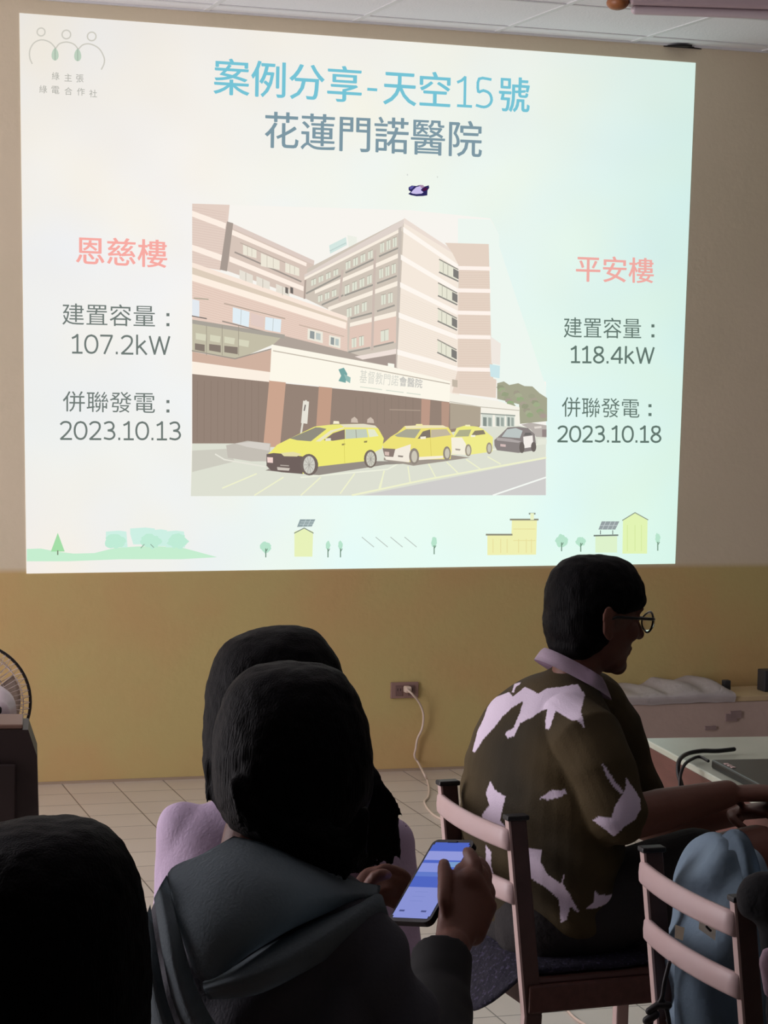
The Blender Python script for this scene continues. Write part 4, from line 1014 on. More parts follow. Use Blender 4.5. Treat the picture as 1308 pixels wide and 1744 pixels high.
hand(bm, wrL, (wrL-elL), -Z, -1, .4)
knR = pt(1290, 1452, DM-.05); anR = pt(1345, 1470, DM+.32)
leg(bm, pt(935, 1565, DM-.10), knR, anR, (GA*.4+GR*.6))
knL = pt(1262, 1530, DM+.32); anL = Vector((knL.x+.05, knL.y+.05, .08))
leg(bm, pt(950, 1560, DM+.12), knL, anL, fwm)
me = fuse(bm, .0045, 3)
obj_ = link('body', me, M_skin, man, True)
# shirt
bm = bmesh.new()
sil(bm, [(1138, 942, 1004, DM), (1150, 924, 1010, DM), (1163, 893, 1018, DM), (1182, 866, 1026, DM), (1212, 835, 1040, DM), (1260, 809, 1052, DM), (1310, 794, 1058, DM), (1360, 786, 1060, DM), (1420, 785, 1058, DM),
         (1480, 790, 1052, DM), (1530, 800, 1048, DM), (1560, 812, 1040, DM), (1572, 826, 1030, DM)], ym, .62)
tube(bm, [pt(970, 1238, DM-.10), pt(1000, 1262, DM-.16), pt(1022, 1315, DM-.19), pt(1048, 1388, DM-.21)], [.070, .076, .070, .062], 24)
tube(bm, [pt(1000, 1210, DM+.12), pt(1030, 1250, DM+.18), pt(1085, 1370, DM+.25)], [.085, .08, .062], 24)
me = fuse(bm, .003, 9, .0045, 9, 3)
# soft folds across the waist and sleeve
displace(me, lambda p, n: p+n*.0030*math.sin((p.z*1.0+p.dot(GR)*.55)*85+2.2*noise.noise(p*6))*max(0, min(1, (1.0-p.z)/.25)))
c5 = cv(760, 920, 3.27); c6 = cv(740, 1300, 3.114)
PATCH = [c5(145, 1178, 175, 1060, 205, 1000, 230, 930, 265, 878, 350, 845, 372, 872, 440, 815, 510, 855, 560, 825, 650, 815, 730, 800, 772, 860, 750, 950, 772, 1048, 735, 1005, 690, 1000, 610, 950, 575, 1050, 552, 1050, 552, 1000, 565, 940, 530, 950, 480, 985, 410, 1020, 380, 1090, 345, 1102, 328, 1085, 335, 1068, 375, 1045, 410, 960, 430, 895, 370, 930, 310, 985, 270, 1040, 205, 1110, 162, 1180),
    c5(385, 760, 398, 725, 405, 740, 395, 770), c5(365, 845, 380, 800, 415, 790, 412, 802, 390, 815, 375, 850),
    c5(245, 1340, 270, 1390, 330, 1430, 315, 1490, 300, 1560, 345, 1620, 372, 1733, 345, 1733, 300, 1650, 275, 1600, 262, 1640, 232, 1670, 212, 1680, 210, 1600, 198, 1530, 240, 1475, 220, 1412),
    c5(1000, 1320, 1050, 1390, 1080, 1440, 1082, 1500, 1050, 1560, 1000, 1590, 935, 1652, 870, 1600, 815, 1560, 850, 1540, 920, 1545, 945, 1470, 980, 1420, 1000, 1380),
    c5(870, 1250, 890, 1265, 930, 1330, 985, 1400, 978, 1420, 930, 1370, 885, 1300), c5(520, 1440, 580, 1395, 660, 1390, 670, 1410, 600, 1440),
    c6(455, 450, 570, 460, 560, 520, 600, 590, 670, 640, 690, 580, 680, 640, 720, 700, 770, 795, 720, 760, 700, 830, 670, 848, 660, 720, 590, 660, 510, 610, 495, 660, 480, 620, 480, 530),
    c6(800, 775, 840, 740, 850, 680, 870, 700, 945, 698, 915, 745, 850, 770), c6(270, 430, 300, 470, 300, 540, 320, 610, 290, 620, 275, 590), c6(560, 185, 620, 145, 690, 150, 680, 175, 600, 195)]
WHT = srgb((222, 208, 226)); OLV = srgb((74, 62, 38)); OLV2 = srgb((48, 43, 30))
def shirt_col(v):
    p = v.co; q = project(p)
    rd = (p-CAM).normalized()
    seen = v.normal.dot(rd) < .15
    k = noise.noise(p*7)
    if seen:
        for P_ in PATCH:
            if inside(q, P_): return WHT
    elif noise.noise(Vector((p.x*9, p.y*9, p.z*14)))+.5*noise.noise(p*25) > .32: return WHT
    return lerp(OLV, OLV2, min(1, max(0, .5+k)))
set_cols(me, shirt_col)
sh = link('shirt', me, attr_mat('leaf_print_cotton', rough=.85, bump=.15, bscale=300), man, True)
# collar
bm = bmesh.new(); n = 48; rows_ = []
cc = pt(976, 1146, DM)
tilt = (fwm*.93-Z*.5).normalized()
for j, (rr, hh) in enumerate(((.064, .020), (.071, .012), (.080, -.004), (.085, -.014))):
    rows_.append([cc+latm*rr*math.cos(t)+tilt*rr*1.05*math.sin(t)+Z*hh for t in [2*math.pi*k/n+.001 for k in range(n+1)]])
bm = sheet(rows_, .003, 1); o = obj('collar', bm, mat('collar_lilac_white', (206, 188, 204), .8, bump=.1, bscale=200), sh, True); o['label'] = 'pale lilac open collar'
# shorts
bm = bmesh.new()
tube(bm, [hip-Z*.03, hip+Z*.10], [.172, .155], 28, .72, up=fwm)
kr = knR-(knR-pt(935, 1565, DM-.10))*.30
tube(bm, [pt(925, 1572, DM-.10), pt(1010, 1545, DM-.10), kr], [.100, .098, .088], 22)
kl = knL-(knL-pt(950, 1560, DM+.12))*.30
tube(bm, [pt(945, 1575, DM+.12), pt(1030, 1562, DM+.14), kl], [.098, .095, .085], 22)
me = fuse(bm, .006, 5, .004, 9, 5)
displace(me, lambda p, n: (p.x, p.y, max(p.z, .538)))
link('shorts', me, mat('dark_brown_shorts', (32, 28, 28), .85, bump=.2, bscale=120), man, True)
# hair
bm = bmesh.new()
sil(bm, [(945, 1000, 1026, DM), (949, 972, 1056, DM), (958, 953, 1074, DM), (972, 940, 1087, DM), (992, 930, 1097, DM), (1012, 926, 1101, DM), (1030, 925, 1100, DM), (1042, 926, 1076, DM), (1056, 929, 1052, DM), (1074, 934, 1038, DM), (1092, 941, 1022, DM), (1108, 946, 1008, DM), (1120, 952, 996, DM)], 64, 1.2)
ball(bm, hc+RH @ Vector((0, -.032, -.018)), 1, (.079, .074, .078), RH, 28); ball(bm, hc+RH @ Vector((0, -.040, -.062)), 1, (.062, .050, .040), RH, 28)
me = fuse(bm, .004, 3, .0022, 40, 2)
hr = link('hair', me, M_hair, man, True)
# glasses
gl = []
def hq(x, y, z): return hc+RH @ Vector((x, y, z))*1.01
M_gf = mat('glasses_frame', (14, 12, 12), .3)
gp = None
for sx in (-1, 1):
    bm = bmesh.new(); tube(bm, [hq(sx*.034+.025*math.cos(t), .112-.25*abs(.025*math.cos(t)*sx+.034-.02), .002+.021*math.sin(t)) for t in [2*math.pi*k/28 for k in range(29)]], .0022, 8)
    if gp is None:
        tube(bm, [hq(-.010, .110, .006), hq(0, .113, .009), hq(.010, .110, .006)], .0018, 8)
        for s2 in (-1, 1): tube(bm, smooth_path([hq(s2*.058, .104, .010), hq(s2*.074, .085, .010), hq(s2*.082, .03, .006), hq(s2*.084, -.006, .002), hq(s2*.082, -.022, -.016)], 4), .0032, 8)
        gp = obj('glasses', bm, M_gf, man, True)
    else: obj('rim', bm, M_gf, gp, True)
gmat = bpy.data.materials.new('lens_glass'); gmat.use_nodes = True
g_ = gmat.node_tree.nodes['Principled BSDF']; g_.inputs['Transmission Weight'].default_value = 1; g_.inputs['Roughness'].default_value = .02; g_.inputs['IOR'].default_value = 1.2
for sx in (-1, 1):
    bm = bmesh.new(); ball(bm, hq(sx*.034, .111-.003, .002), .0235, (1, .05, .86), RH, 24); obj('lens', bm, gmat, gp, True)

# navy cushion under him
cu = bmesh.new(); n = 60; rings = []
def ch1(x, y, z): return mid1+fw1*.045+lat1*x+fw1*y+Z*z
for (f_, z) in ((.2, .524), (.9, .522), (1.0, .526), (1.02, .532), (.97, .538), (.6, .541), (.1, .542)):
    ring = []
    for k in range(n):
        t = 2*math.pi*k/n; sc = 1+.03*abs(math.sin(t*11)) if f_ > .8 else 1
        ring.append(cu.verts.new(ch1(.165*f_*sc*math.copysign(abs(math.cos(t))**.6, math.cos(t)), .115+.215*f_*sc*math.copysign(abs(math.sin(t))**.6, math.sin(t)), z - (.085*min(1, max(0, (-(.215*f_*math.copysign(abs(math.sin(t))**.6, math.sin(t)))-.125)/.08))))))
    rings.append(ring)
for i in range(len(rings)-1):
    for k in range(n): cu.faces.new((rings[i][k], rings[i][(k+1) % n], rings[i+1][(k+1) % n], rings[i+1][k]))
cu.faces.new(rings[0]); cu.faces.new(rings[-1][::-1])
mm = mat('navy_speckled_cloth', (16, 13, 34), .85, var=.5, vscale=140, var_color=(84, 76, 108), bump=.4, bscale=80)
for nd in mm.node_tree.nodes:
    if nd.type == 'MAP_RANGE': nd.inputs[1].default_value = .56; nd.inputs[2].default_value = .66
tag(obj('seat_cushion', cu, mm, None, True), 'navy blue speckled cushion with a scalloped edge on the seat under the man', 'cushion')

# ---- woman in the lavender top (further away)
DF = 3.45
ff = (GA*math.cos(.08)+GR*math.sin(.08)); fl2 = Vector((ff.y, -ff.x, 0))
hipf = pt(480, 1900, DF); hipf.z = .615
far = person_root((hipf.x, hipf.y, 0), 'person with long black hair in a pale lavender top, seen from behind')
bm = bmesh.new(); hcf = pt(474, 1195, DF)
head(bm, hcf, frame3(ff-Z*.1), 1.0)
nf = pt(486, 1360, DF)
tube(bm, [nf, pt(478, 1260, DF)], [.055, .05], 18)
torso(bm, hipf, nf, ff, .14, .14, .58)
SF = []
for s in (-1, 1):
    s0 = nf+fl2*.145*s-Z*.07; e0 = s0+fl2*.03*s-Z*.24+ff*.04; w0 = e0+ff*.22-Z*.02-fl2*.06*s; SF.append((s0, e0))
    tube(bm, [nf-Z*.02, s0], [.04, .042], 14); tube(bm, [s0, e0], [.042, .036], 16); tube(bm, [e0, w0], [.038, .025], 16); hand(bm, w0, ff-fl2*.3*s, -Z, -s, .4, .92)
    k0_ = hipf+fl2*.1*s+ff*.42-Z*.02; leg(bm, hipf+fl2*.09*s, k0_, Vector((k0_.x, k0_.y, .08)), ff)
me = fuse(bm, .006, 3); link('body', me, M_skin, far, True)
bm = bmesh.new()
sil(bm, [(1338, 440, 540, DF), (1352, 400, 580, DF), (1368, 350, 634, DF), (1390, 312, 672, DF), (1425, 285, 698, DF), (1470, 270, 710, DF), (1530, 262, 718, DF), (1600, 262, 720, DF), (1700, 272, 716, DF), (1900, 290, 700, DF), (1960, 295, 695, DF)], 4, .52)
for s0, e0 in SF: tube(bm, [s0, s0.lerp(e0, .85)], [.060, .060], 20)
me = fuse(bm, .006, 5, .005, 7, 11)
displace(me, lambda p, n: p+n*.007*math.sin(p.dot(GR)*46+3*noise.noise(p*4)+p.z*10)*min(1, max(0, (1.14-p.z)/.15)))
link('top', me, mat('lavender_cotton', (206, 184, 212), .85, bump=.15, bscale=200), far, True)
bm = bmesh.new()
sil(bm, [(1066, 480, 508, DF), (1071, 445, 530, DF), (1082, 410, 548, DF), (1097, 382, 562, DF), (1125, 365, 578, DF), (1165, 353, 592, DF), (1215, 347, 602, DF), (1270, 345, 610, DF), (1315, 347, 616, DF), (1350, 356, 628, DF-.02), (1390, 380, 640, DF-.06), (1430, 420, 648, DF-.08), (1470, 470, 640, DF-.08)], 4, .95)
rng = random.Random(5); ls = []
for k in range(70):
    x0_ = rng.uniform(560, 632); y0_ = rng.uniform(1290, 1345); x1_ = x0_+rng.uniform(10, 78); y1_ = rng.uniform(1400, 1500)
    if x1_ > 695: y1_ = min(y1_, 1430)
    ls.append([pt(x0_, y0_, DF-.10), pt((x0_+x1_)/2+rng.uniform(2, 14), (y0_+y1_)/2-12, DF-.135), pt(x1_, y1_, DF-.12)])
for k in range(14):
    x0_ = rng.uniform(352, 372); ls.append([pt(x0_, 1300, DF-.05), pt(x0_-2, 1335, DF-.05), pt(x0_+rng.uniform(-8, 4), rng.uniform(1350, 1372), DF-.06)])
strands(bm, ls, .007, .0016)
me = fuse(bm, .004, 2, .002, 40, 7)
link('hair', me, M_hair, far, True)

# ---- woman in the grey hooded jacket (nearer)
DN = 2.75
yn = math.radians(33); fn2 = GA*math.cos(yn)+GR*math.sin(yn); ln2 = Vector((fn2.y, -fn2.x, 0))
hipn = pt(455, 2100, DN); hipn.z = .615
near = person_root((hipn.x, hipn.y, 0), 'person with a black bob in a grey hooded jacket holding a lit phone')
bm = bmesh.new(); hcn = pt(505, 1290, DN)
fhn = (fn2-Z*.45).normalized()
head(bm, hcn, frame3(fhn), .95)
nn = pt(445, 1480, DN)
tube(bm, [nn, pt(450, 1425, DN-.01), pt(480, 1350, DN)], [.058, .052, .05], 18)
torso(bm, hipn, nn, fn2, .135, .128, .6)
sR = pt(590, 1600, DN-.08); eR = pt(728, 1850, DN-.05); wR = pt(770, 1612, 2.99)
tube(bm, [nn-Z*.02, sR], [.04, .042], 14); tube(bm, [sR, eR], [.042, .040], 16); tube(bm, [eR, pt(744, 1700, 2.90), pt(756, 1642, 2.965), wR], [.042, .036, .030, .0255], 18)
sL = pt(338, 1575, DN+.05); eL = pt(350, 1850, DN+.22); wL = pt(600, 1570, 3.13)
tube(bm, [nn-Z*.02, sL], [.04, .042], 14); tube(bm, [sL, eL], [.042, .040], 16); tube(bm, [eL, eL.lerp(wL, .4), wL], [.042, .038, .024], 18)
# right hand closing on the phone
tube(bm, [wR, pt(785, 1560, 3.03), pt(798, 1515, 3.06), pt(803, 1492, 3.08)], [.026, .033, .034, .028], 18, .55, up=-FW)
finger(bm, [pt(768, 1580, 3.02), pt(757, 1535, 3.015), pt(757, 1500, 3.04), pt(756, 1470, 3.075)], .0100)
finger(bm, [pt(812, 1508, 3.07), pt(812, 1478, 3.07), pt(803, 1458, 3.085), pt(795, 1450, 3.10)], .0092)
finger(bm, [pt(824, 1520, 3.09), pt(828, 1492, 3.11), pt(818, 1470, 3.13), pt(800, 1466, 3.145)], .0095)
finger(bm, [pt(828, 1545, 3.08), pt(834, 1520, 3.11), pt(822, 1500, 3.14), pt(795, 1498, 3.15)], .0092)
finger(bm, [pt(822, 1568, 3.05), pt(828, 1552, 3.08), pt(815, 1535, 3.12), pt(785, 1532, 3.13)], .0082)
tube(bm, [pt(800, 1500, 3.06), pt(822, 1545, 3.06), pt(806, 1590, 3.03)], [.020, .022, .018], 14)
# left hand behind the left edge
tube(bm, [wL, pt(622, 1532, 3.14), pt(636, 1505, 3.15)], [.024, .030, .026], 16, .5, up=-FW)
finger(bm, [pt(632, 1496, 3.15), pt(652, 1480, 3.15), pt(674, 1484, 3.16), pt(694, 1494, 3.17)], .0085)
finger(bm, [pt(640, 1508, 3.15), pt(660, 1498, 3.15), pt(680, 1503, 3.16), pt(700, 1512, 3.17)], .0085)
finger(bm, [pt(640, 1522, 3.14), pt(658, 1514, 3.14), pt(675, 1520, 3.16), pt(692, 1528, 3.17)], .0082)
finger(bm, [pt(638, 1536, 3.13), pt(652, 1532, 3.14), pt(668, 1538, 3.15), pt(680, 1544, 3.16)], .0075)
finger(bm, [pt(624, 1515, 3.12), pt(640, 1492, 3.10), pt(660, 1490, 3.10)], .0095)
for s in (-1, 1):
    k0_ = hipn+ln2*.1*s+fn2*.42-Z*.01; leg(bm, hipn+ln2*.09*s, k0_, Vector((k0_.x, k0_.y, .08)), fn2)
me = fuse(bm, .0042, 2); link('body', me, M_skin, near, True)
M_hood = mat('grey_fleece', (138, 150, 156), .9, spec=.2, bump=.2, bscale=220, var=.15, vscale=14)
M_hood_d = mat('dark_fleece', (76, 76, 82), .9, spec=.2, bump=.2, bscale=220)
bm = bmesh.new()
sil(bm, [(1462, 400, 520, DN), (1478, 350, 570, DN), (1500, 300, 620, DN), (1530, 268, 645, DN), (1570, 252, 662, DN), (1620, 247, 676, DN), (1680, 245, 686, DN), (1744, 243, 690, DN), (1900, 250, 690, DN), (2080, 262, 690, DN), (2180, 270, 690, DN)], 33, .66)
tube(bm, [sL, sL.lerp(eL, .5), eL], [.062, .060, .056], 22); tube(bm, [eL, eL.lerp(wL, .75)], [.056, .045], 22)
tube(bm, [sR, sR.lerp(eR, .5), eR], [.060, .058, .056], 22)
me = fuse(bm, .006, 5, .005, 8, 21)
displace(me, lambda p, n: p+n*.006*math.sin(p.dot(GR)*60-p.z*45+3*noise.noise(p*5))*min(1, max(0, (1.1-p.z)/.15)))
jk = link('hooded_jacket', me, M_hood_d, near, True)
def ctrl_(rows): return [[pt(*q) for q in r] for r in rows]
bm = sheet(ctrl_([[(398, 1424, 2.70), (455, 1438, 2.68), (520, 1468, 2.67), (590, 1496, 2.68), (648, 1508, 2.70)],
    [(345, 1454, 2.66), (402, 1470, 2.60), (480, 1496, 2.58), (560, 1516, 2.61), (642, 1524, 2.67)],
    [(286, 1487, 2.66), (345, 1535, 2.57), (430, 1545, 2.545), (515, 1545, 2.58), (600, 1540, 2.65)],
    [(300, 1565, 2.60), (342, 1602, 2.545), (405, 1600, 2.535), (475, 1580, 2.58), (560, 1555, 2.64)],
    [(330, 1655, 2.58), (350, 1670, 2.55), (385, 1655, 2.55), (430, 1622, 2.60), (500, 1580, 2.65)]]), .012, 6)
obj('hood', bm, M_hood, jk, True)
bm = sheet(ctrl_([[(345, 1672, 2.59), (400, 1645, 2.61), (455, 1608, 2.64), (530, 1562, 2.67), (602, 1532, 2.69)],
    [(346, 1682, 2.535), (410, 1655, 2.535), (490, 1612, 2.56), (570, 1566, 2.60), (645, 1522, 2.665)],
    [(350, 1692, 2.54), (425, 1674, 2.53), (510, 1632, 2.55), (592, 1582, 2.60), (656, 1540, 2.66)],
    [(356, 1702, 2.60), (435, 1695, 2.60), (520, 1655, 2.61), (600, 1605, 2.64), (662, 1560, 2.69)]]), .012, 6)
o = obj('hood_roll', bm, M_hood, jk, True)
bm = sheet(ctrl_([[(284, 1490, 2.66), (303, 1570, 2.585), (324, 1650, 2.575), (350, 1715, 2.585), (385, 1770, 2.60)],
    [(272, 1510, 2.62), (288, 1600, 2.565), (306, 1680, 2.56), (330, 1738, 2.565), (362, 1790, 2.59)],
    [(262, 1530, 2.65), (274, 1610, 2.60), (290, 1690, 2.60), (312, 1752, 2.60), (340, 1800, 2.62)]]), .010, 6)
obj('shoulder_seam', bm, M_hood, jk, True)
bm = sheet(ctrl_([[(256, 1540, 2.68), (268, 1620, 2.625), (284, 1700, 2.62), (306, 1765, 2.62)],
    [(246, 1570, 2.66), (254, 1640, 2.60), (266, 1710, 2.60), (286, 1775, 2.60)],
    [(244, 1600, 2.72), (244, 1660, 2.68), (246, 1720, 2.67), (256, 1790, 2.67)]]), .010, 6)
obj('sleeve_fold', bm, M_hood, jk, True)
bm = bmesh.new(); tube(bm, [pt(750, 1628, 2.97), pt(744, 1700, 2.90), eR], [.042, .046, .060], 24, cap=False)
me = fuse(bm, .005, 4, .004, 10, 3); link('black_cuff', me, mat('black_sleeve', (8, 8, 9), .9), jk, True)
bm = bmesh.new()
sil(bm, [(1130, 475, 528, DN), (1136, 438, 562, DN), (1150, 410, 588, DN), (1175, 388, 606, DN), (1210, 373, 621, DN), (1255, 364, 632, DN), (1300, 361, 637, DN), (1340, 363, 636, DN), (1368, 369, 629, DN), (1392, 380, 620, DN), (1412, 400, 614, DN), (1432, 440, 612, DN), (1455, 482, 606, DN), (1480, 525, 600, DN), (1496, 555, 590, DN)], 25, 1.05)
ls = []
for k in range(60):
    x0_ = rng.uniform(400, 625); f_ = (x0_-400)/225; yb = 1405+95*min(1, f_*1.15) if x0_ < 590 else 1500-(x0_-590)*1.6
    ls.append([pt(x0_, yb-70, DN-.09), pt(x0_+4, yb-30, DN-.10), pt(x0_+rng.uniform(0, 16), yb+rng.uniform(-6, 12), DN-.085)])
strands(bm, ls, .008, .0015)
me = fuse(bm, .004, 2, .002, 45, 17); link('hair', me, M_hair, near, True)

# phone
P0 = pt(738, 1437, 3.15); PX = pt(803, 1438, 3.105)-P0; PY = pt(648, 1558, 3.08)-P0
px_ = PX.normalized(); py_ = (PY-px_*PY.dot(px_)).normalized(); pn = px_.cross(py_)
if pn.dot(FW) > 0: pn = -pn
pw, phh = .072, .148
pcx = P0+px_*PX.length/2+py_*PY.length/2
RP = Matrix((px_, py_, pn)).transposed()
phone = empty('smartphone', pcx, 'smartphone with a glowing blue and white screen held by the person in the hooded jacket', 'phone')
def rrect(bm, c, w, h, t, r, R):
    pts = []
    for (sx, sy, a0) in ((1, 1, 0), (-1, 1, 90), (-1, -1, 180), (1, -1, 270)):
        for k in range(7):
            a = math.radians(a0+15*k); pts.append((sx*(w/2-r)+r*math.cos(a), sy*(h/2-r)+r*math.sin(a)))
    lo = [bm.verts.new(c+R @ Vector((x, y, -t/2))) for x, y in pts]; hi = [bm.verts.new(c+R @ Vector((x, y, t/2))) for x, y in pts]
    bm.faces.new(lo[::-1]); bm.faces.new(hi); n = len(pts)
    for i in range(n): bm.faces.new((lo[i], lo[(i+1) % n], hi[(i+1) % n], hi[i]))
bm = bmesh.new(); rrect(bm, pcx-pn*.005, pw+.004, phh+.006, .010, .010, RP); obj('phone_case', bm, mat('phone_case_black', (14, 14, 18), .35), phone)
sc_ = bpy.data.materials.new('phone_screen'); sc_.use_nodes = True; nt = sc_.node_tree
for nd in list(nt.nodes):
    if nd.type == 'BSDF_PRINCIPLED': nt.nodes.remove(nd)
em = nt.nodes.new('ShaderNodeEmission'); em.inputs[1].default_value = .8; nt.links.new(em.outputs[0], nt.nodes['Material Output'].inputs[0])
at = nt.nodes.new('ShaderNodeAttribute'); at.attribute_name = 'col'; nt.links.new(at.outputs[0], em.inputs[0])
bm = bmesh.new(); cl = bm.verts.layers.float_color.new('col')
def strip(u0, u1, v0, v1, c, off=.0006):
    vs = []
    for u, v in ((u0, v0), (u1, v0), (u1, v1), (u0, v1)):
        q = bm.verts.new(pcx+px_*(u-.5)*(pw-.004)+py_*(v-.5)*(phh-.006)+pn*off); q[cl] = srgb(c)+(1,); vs.append(q)
    bm.faces.new(vs)
SB = (150, 160, 232); SBL = (88, 112, 212); SBM = (108, 134, 220)
strip(.04, .96, 0, .03, SBL); strip(0, 1, .03, .60, SBL); strip(0, 1, .60, .97, SB); strip(.04, .96, .97, 1, SB)
strip(.0, 1, .12, .24, (160, 168, 238), .0008); strip(.0, .6, .28, .40, (150, 162, 238), .0008); strip(.55, 1, .26, .33, (132, 170, 222), .0008); strip(0, 1, .40, .46, SBM, .0008)
for u, v in ((.12, .90), (.70, .90)): strip(u, u+.14, v, v+.022, (84, 92, 150), .001)
for v in (.66, .72, .78): strip(.25, .6, v, v+.006, (138, 150, 222), .001)
me = bpy.data.meshes.new('screen'); bm.to_mesh(me); bm.free(); link('screen', me, sc_, phone)
bm = bmesh.new(); tube(bm, [pcx-py_*phh*.485-px_*.008+pn*.0012, pcx-py_*phh*.485+px_*.008+pn*.0012], .0016, 8); obj('speaker_slot', bm, M_black, phone)

# ---- person whose head fills the lower left corner
DL_ = 2.25
fb = (GA*math.cos(.4)-GR*math.sin(.4)); hipb = pt(70, 2200, DL_); hipb.z = .615
low = person_root((hipb.x, hipb.y, 0), 'person with dark hair filling the lower left corner, back of the head only')
bm = bmesh.new(); hcb = pt(72, 1600, DL_); head(bm, hcb, frame3(fb-Z*.1), 1.0)
nb = pt(72, 1860, DL_)
tube(bm, [nb, pt(72, 1700, DL_)], [.055, .052], 18); torso(bm, hipb, nb, fb, .14, .14, .58)
lb_ = Vector((fb.y, -fb.x, 0))
for s in (-1, 1):
    s0 = nb+lb_*.145*s-Z*.07; e0 = s0+lb_*.03*s-Z*.22+fb*.06; w0 = e0+fb*.22-lb_*.06*s
    tube(bm, [nb, s0], [.05, .055], 14); tube(bm, [s0, e0], [.05, .038], 16); tube(bm, [e0, w0], [.038, .025], 16); hand(bm, w0, fb-lb_*.3*s, -Z, -s, .4, .92)
    k0_ = hipb+lb_*.1*s+fb*.42; leg(bm, hipb+lb_*.09*s, k0_, Vector((k0_.x, k0_.y, .08)), fb)
me = fuse(bm, .006, 3); link('body', me, M_skin, low, True)
bm = bmesh.new()
sil(bm, [(1397, 62, 128, DL_), (1402, 20, 158, DL_), (1413, -18, 183, DL_), (1432, -50, 205, DL_), (1465, -80, 226, DL_), (1510, -98, 241, DL_), (1560, -106, 250, DL_), (1620, -108, 256, DL_), (1690, -106, 257, DL_), (1750, -100, 254, DL_), (1820, -80, 235, DL_), (1870, -50, 205, DL_)], 0, 1.02)
me = fuse(bm, .004, 2, .002, 45, 27); link('hair', me, M_hair, low, True)
bm = bmesh.new(); tube(bm, [nb-Z*.02, nb-Z*.10, nb-Z*.22, hipb+Z*.02], [.09, .185, .185, .17], 30, .62, up=fb)
me = fuse(bm, .007, 4, .004, 8, 8); link('dark_top', me, mat('dark_top_cloth', (24, 22, 28), .9), low, True)

# ------------------------------------------------------------------ backpack and things at the right chair
DB = 3.86
yb_ = math.degrees(math.atan2(fw2.dot(GR), fw2.dot(GA)))
bp0 = pt(1228, 1800, DB)
pack = empty('backpack', (bp0.x, bp0.y, .522), 'light blue cloth backpack propped on the seat of the right chair', 'backpack')
M_bp = mat('pale_blue_canvas', (114, 134, 148), .85, var=.35, vscale=12, var_color=(96, 116, 140), bump=.4, bscale=35)
bm = bmesh.new()
sil(bm, [(1428, 1222, 1258, DB), (1434, 1202, 1272, DB), (1450, 1184, 1284, DB), (1480, 1168, 1292, DB), (1530, 1155, 1298, DB), (1600, 1147, 1304, DB), (1680, 1144, 1308, DB), (1750, 1146, 1308, DB), (1790, 1156, 1300, DB), (1800, 1170, 1290, DB)], yb_, .62, power=2.6)
me = fuse(bm, .006, 4, .008, 9, 31)
def bagf(p, n):
    q = p+n*.008*math.sin((p.z*.8-p.dot(GR)*.9)*60+4*noise.noise(p*6)); return (q.x, q.y, max(q.z, .523))
displace(me, bagf)
link('bag_body', me, M_bp, pack, True)
bm = sheet(ctrl_([[(1228, 1424, DB-.03), (1246, 1412, DB-.07), (1270, 1420, DB-.10), (1288, 1455, DB-.13), (1300, 1505, DB-.15), (1310, 1560, DB-.15)],
    [(1240, 1432, DB-.10), (1254, 1428, DB-.13), (1268, 1442, DB-.15), (1276, 1475, DB-.165), (1284, 1520, DB-.17), (1292, 1570, DB-.165)],
    [(1240, 1448, DB-.11), (1252, 1450, DB-.13), (1258, 1468, DB-.15), (1264, 1495, DB-.16), (1270, 1535, DB-.165), (1276, 1580, DB-.16)]]), .016, 5)
obj('shoulder_strap', bm, M_bp, pack, True)
q0 = [pt(1192, 1546, DB-.19), pt(1221, 1562, DB-.19), pt(1218, 1602, DB-.19), pt(1190, 1582, DB-.19)]
bm = bmesh.new(); vs = [bm.verts.new(p) for p in q0]; bm.faces.new(vs); bmesh.ops.solidify(bm, geom=bm.faces[:]+bm.edges[:]+bm.verts[:], thickness=.006)
lb_ = obj('label_patch', bm, mat('patch_grey', (236, 232, 222), .7), pack); lb_['label'] = 'small greyish square label with a dark emblem'
bm = bmesh.new(); tube(bm, [pt(1202, 1564, DB-.199), pt(1208, 1571, DB-.199), pt(1203, 1578, DB-.199), pt(1210, 1585, DB-.199)], .0022, 6); obj('emblem', bm, M_black, lb_)
bm = bmesh.new(); vs = [bm.verts.new(pt(x, y, DB-.145)) for x, y in ((1150, 1575), (1166, 1580), (1163, 1602), (1149, 1597))]; bm.faces.new(vs); bmesh.ops.solidify(bm, geom=bm.faces[:]+bm.edges[:]+bm.verts[:], thickness=.004)
o = obj('side_tag', bm, mat('tag_cream', (222, 214, 198), .7), pack); o['label'] = 'small cream tag on the side seam'
bm = sheet(ctrl_([[(1150, 1635, DB-.12), (1190, 1655, DB-.165), (1230, 1685, DB-.175), (1270, 1710, DB-.16)],
    [(1148, 1690, DB-.13), (1188, 1712, DB-.19), (1228, 1738, DB-.20), (1268, 1755, DB-.17)],
    [(1150, 1770, DB-.12), (1190, 1782, DB-.18), (1228, 1790, DB-.19), (1266, 1795, DB-.16)]]), .010, 5)
obj('front_pocket', bm, M_bp, pack, True)
bm = bmesh.new()
ds = 3.72
tube(bm, smooth_path([pt(1140, 1640, ds), pt(1132, 1672, ds), pt(1127, 1700, ds), pt(1113, 1722, ds), pt(1108, 1750, ds)], 5), .004, 8)
tube(bm, smooth_path([pt(1127, 1700, ds), pt(1136, 1722, ds), pt(1142, 1760, ds)], 5), .004, 8)
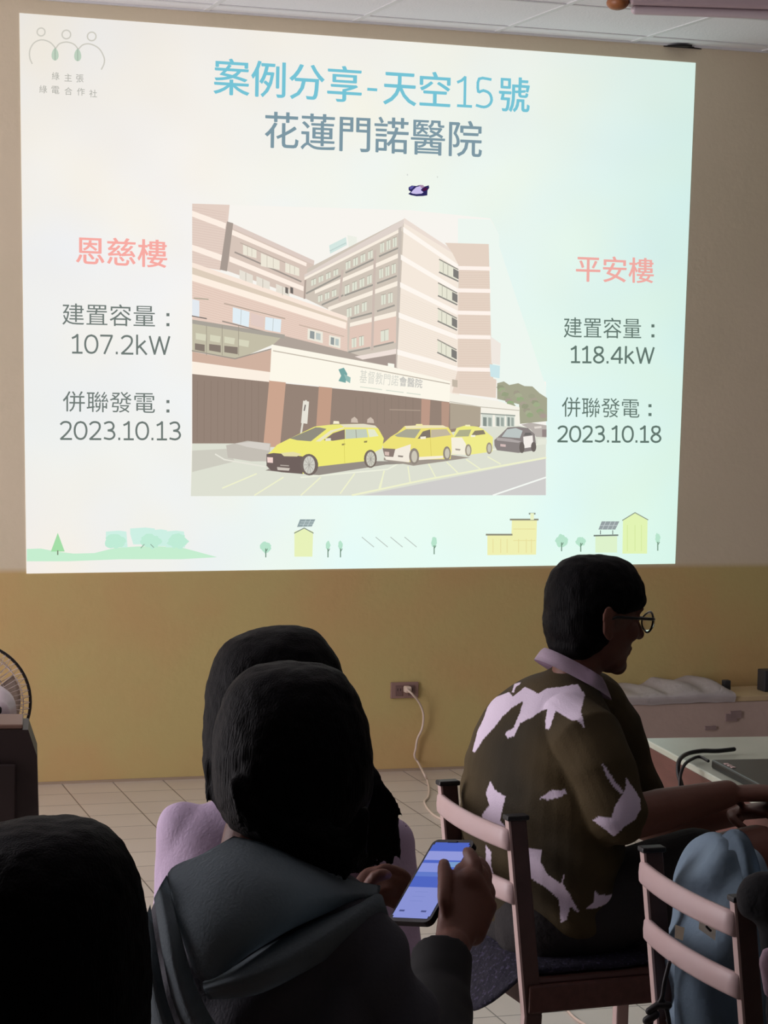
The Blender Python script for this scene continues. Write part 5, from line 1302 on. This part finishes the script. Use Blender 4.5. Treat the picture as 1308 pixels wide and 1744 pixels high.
tube(bm, [pt(1106, 1722, ds), pt(1120, 1712, ds), pt(1138, 1712, ds)], .007, 8); tube(bm, [pt(1102, 1738, ds), pt(1116, 1728, ds)], .008, 8)
o = obj('dangling_strap', bm, M_black, pack, True); o['label'] = 'thin black webbing strap with a buckle'
# black bag over the near post of that chair
bm = bmesh.new()
DK = 3.47
sil(bm, [(1486, 1290, 1318, DK), (1500, 1270, 1336, DK), (1522, 1258, 1350, DK), (1545, 1256, 1358, DK), (1562, 1264, 1362, DK), (1580, 1290, 1366, DK), (1640, 1302, 1370, DK), (1744, 1306, 1374, DK), (1860, 1310, 1374, DK), (1900, 1325, 1365, DK)], 20, .7)
me = fuse(bm, .005, 4, .006, 14, 41)
o = link('hanging_jacket', me, mat('black_fabric', (9, 9, 12), .9, bump=.3, bscale=60), None, True)
tag(o, 'black jacket slung over the near post of the right chair', 'jacket')
bm = bmesh.new(); sil(bm, [(1614, 1302, 1322, DK-.10), (1622, 1296, 1334, DK-.10), (1640, 1293, 1342, DK-.10), (1660, 1296, 1342, DK-.10), (1690, 1302, 1336, DK-.10), (1700, 1308, 1328, DK-.10)], 0, .6)
me = fuse(bm, .004, 3, .002, 30, 4)
o = link('cloth_pouch', me, mat('pink_grey_cloth', (176, 150, 164), .8, bump=.2, bscale=80), None, True); tag(o, 'small pinkish pouch against the black jacket at the right edge', 'pouch')
# chairs under the other sitters
def under(h, fwd, label): return copy_chair(chair1, Vector((h.x, h.y, 0))-fwd*.19, fwd, label)
under(hipf, ff, 'slatted chair under the person in the lavender top')
under(hipn, fn2, 'slatted chair under the person in the grey hooded jacket')
under(hipb, fb, 'slatted chair under the person in the lower left corner')

mc_ = pt(1110, 1619, 4.42)
bm = bmesh.new(); box(bm, (0, 0, 0), (.034, .05, .026), None, .006)
me = fuse(bm, .002, 3, .0015, 60, 2)
for v in me.vertices: pass
o = link('folded_cloth', me, mat('mint_cloth', (150, 214, 178), .8, bump=.2, bscale=80), None, True); o.location = (mc_.x, mc_.y, .521+.014); o.rotation_euler = (0, 0, math.atan2(-fw1.x, fw1.y))
tag(o, 'small folded mint green cloth at the front of the seat beside the man', 'cloth')
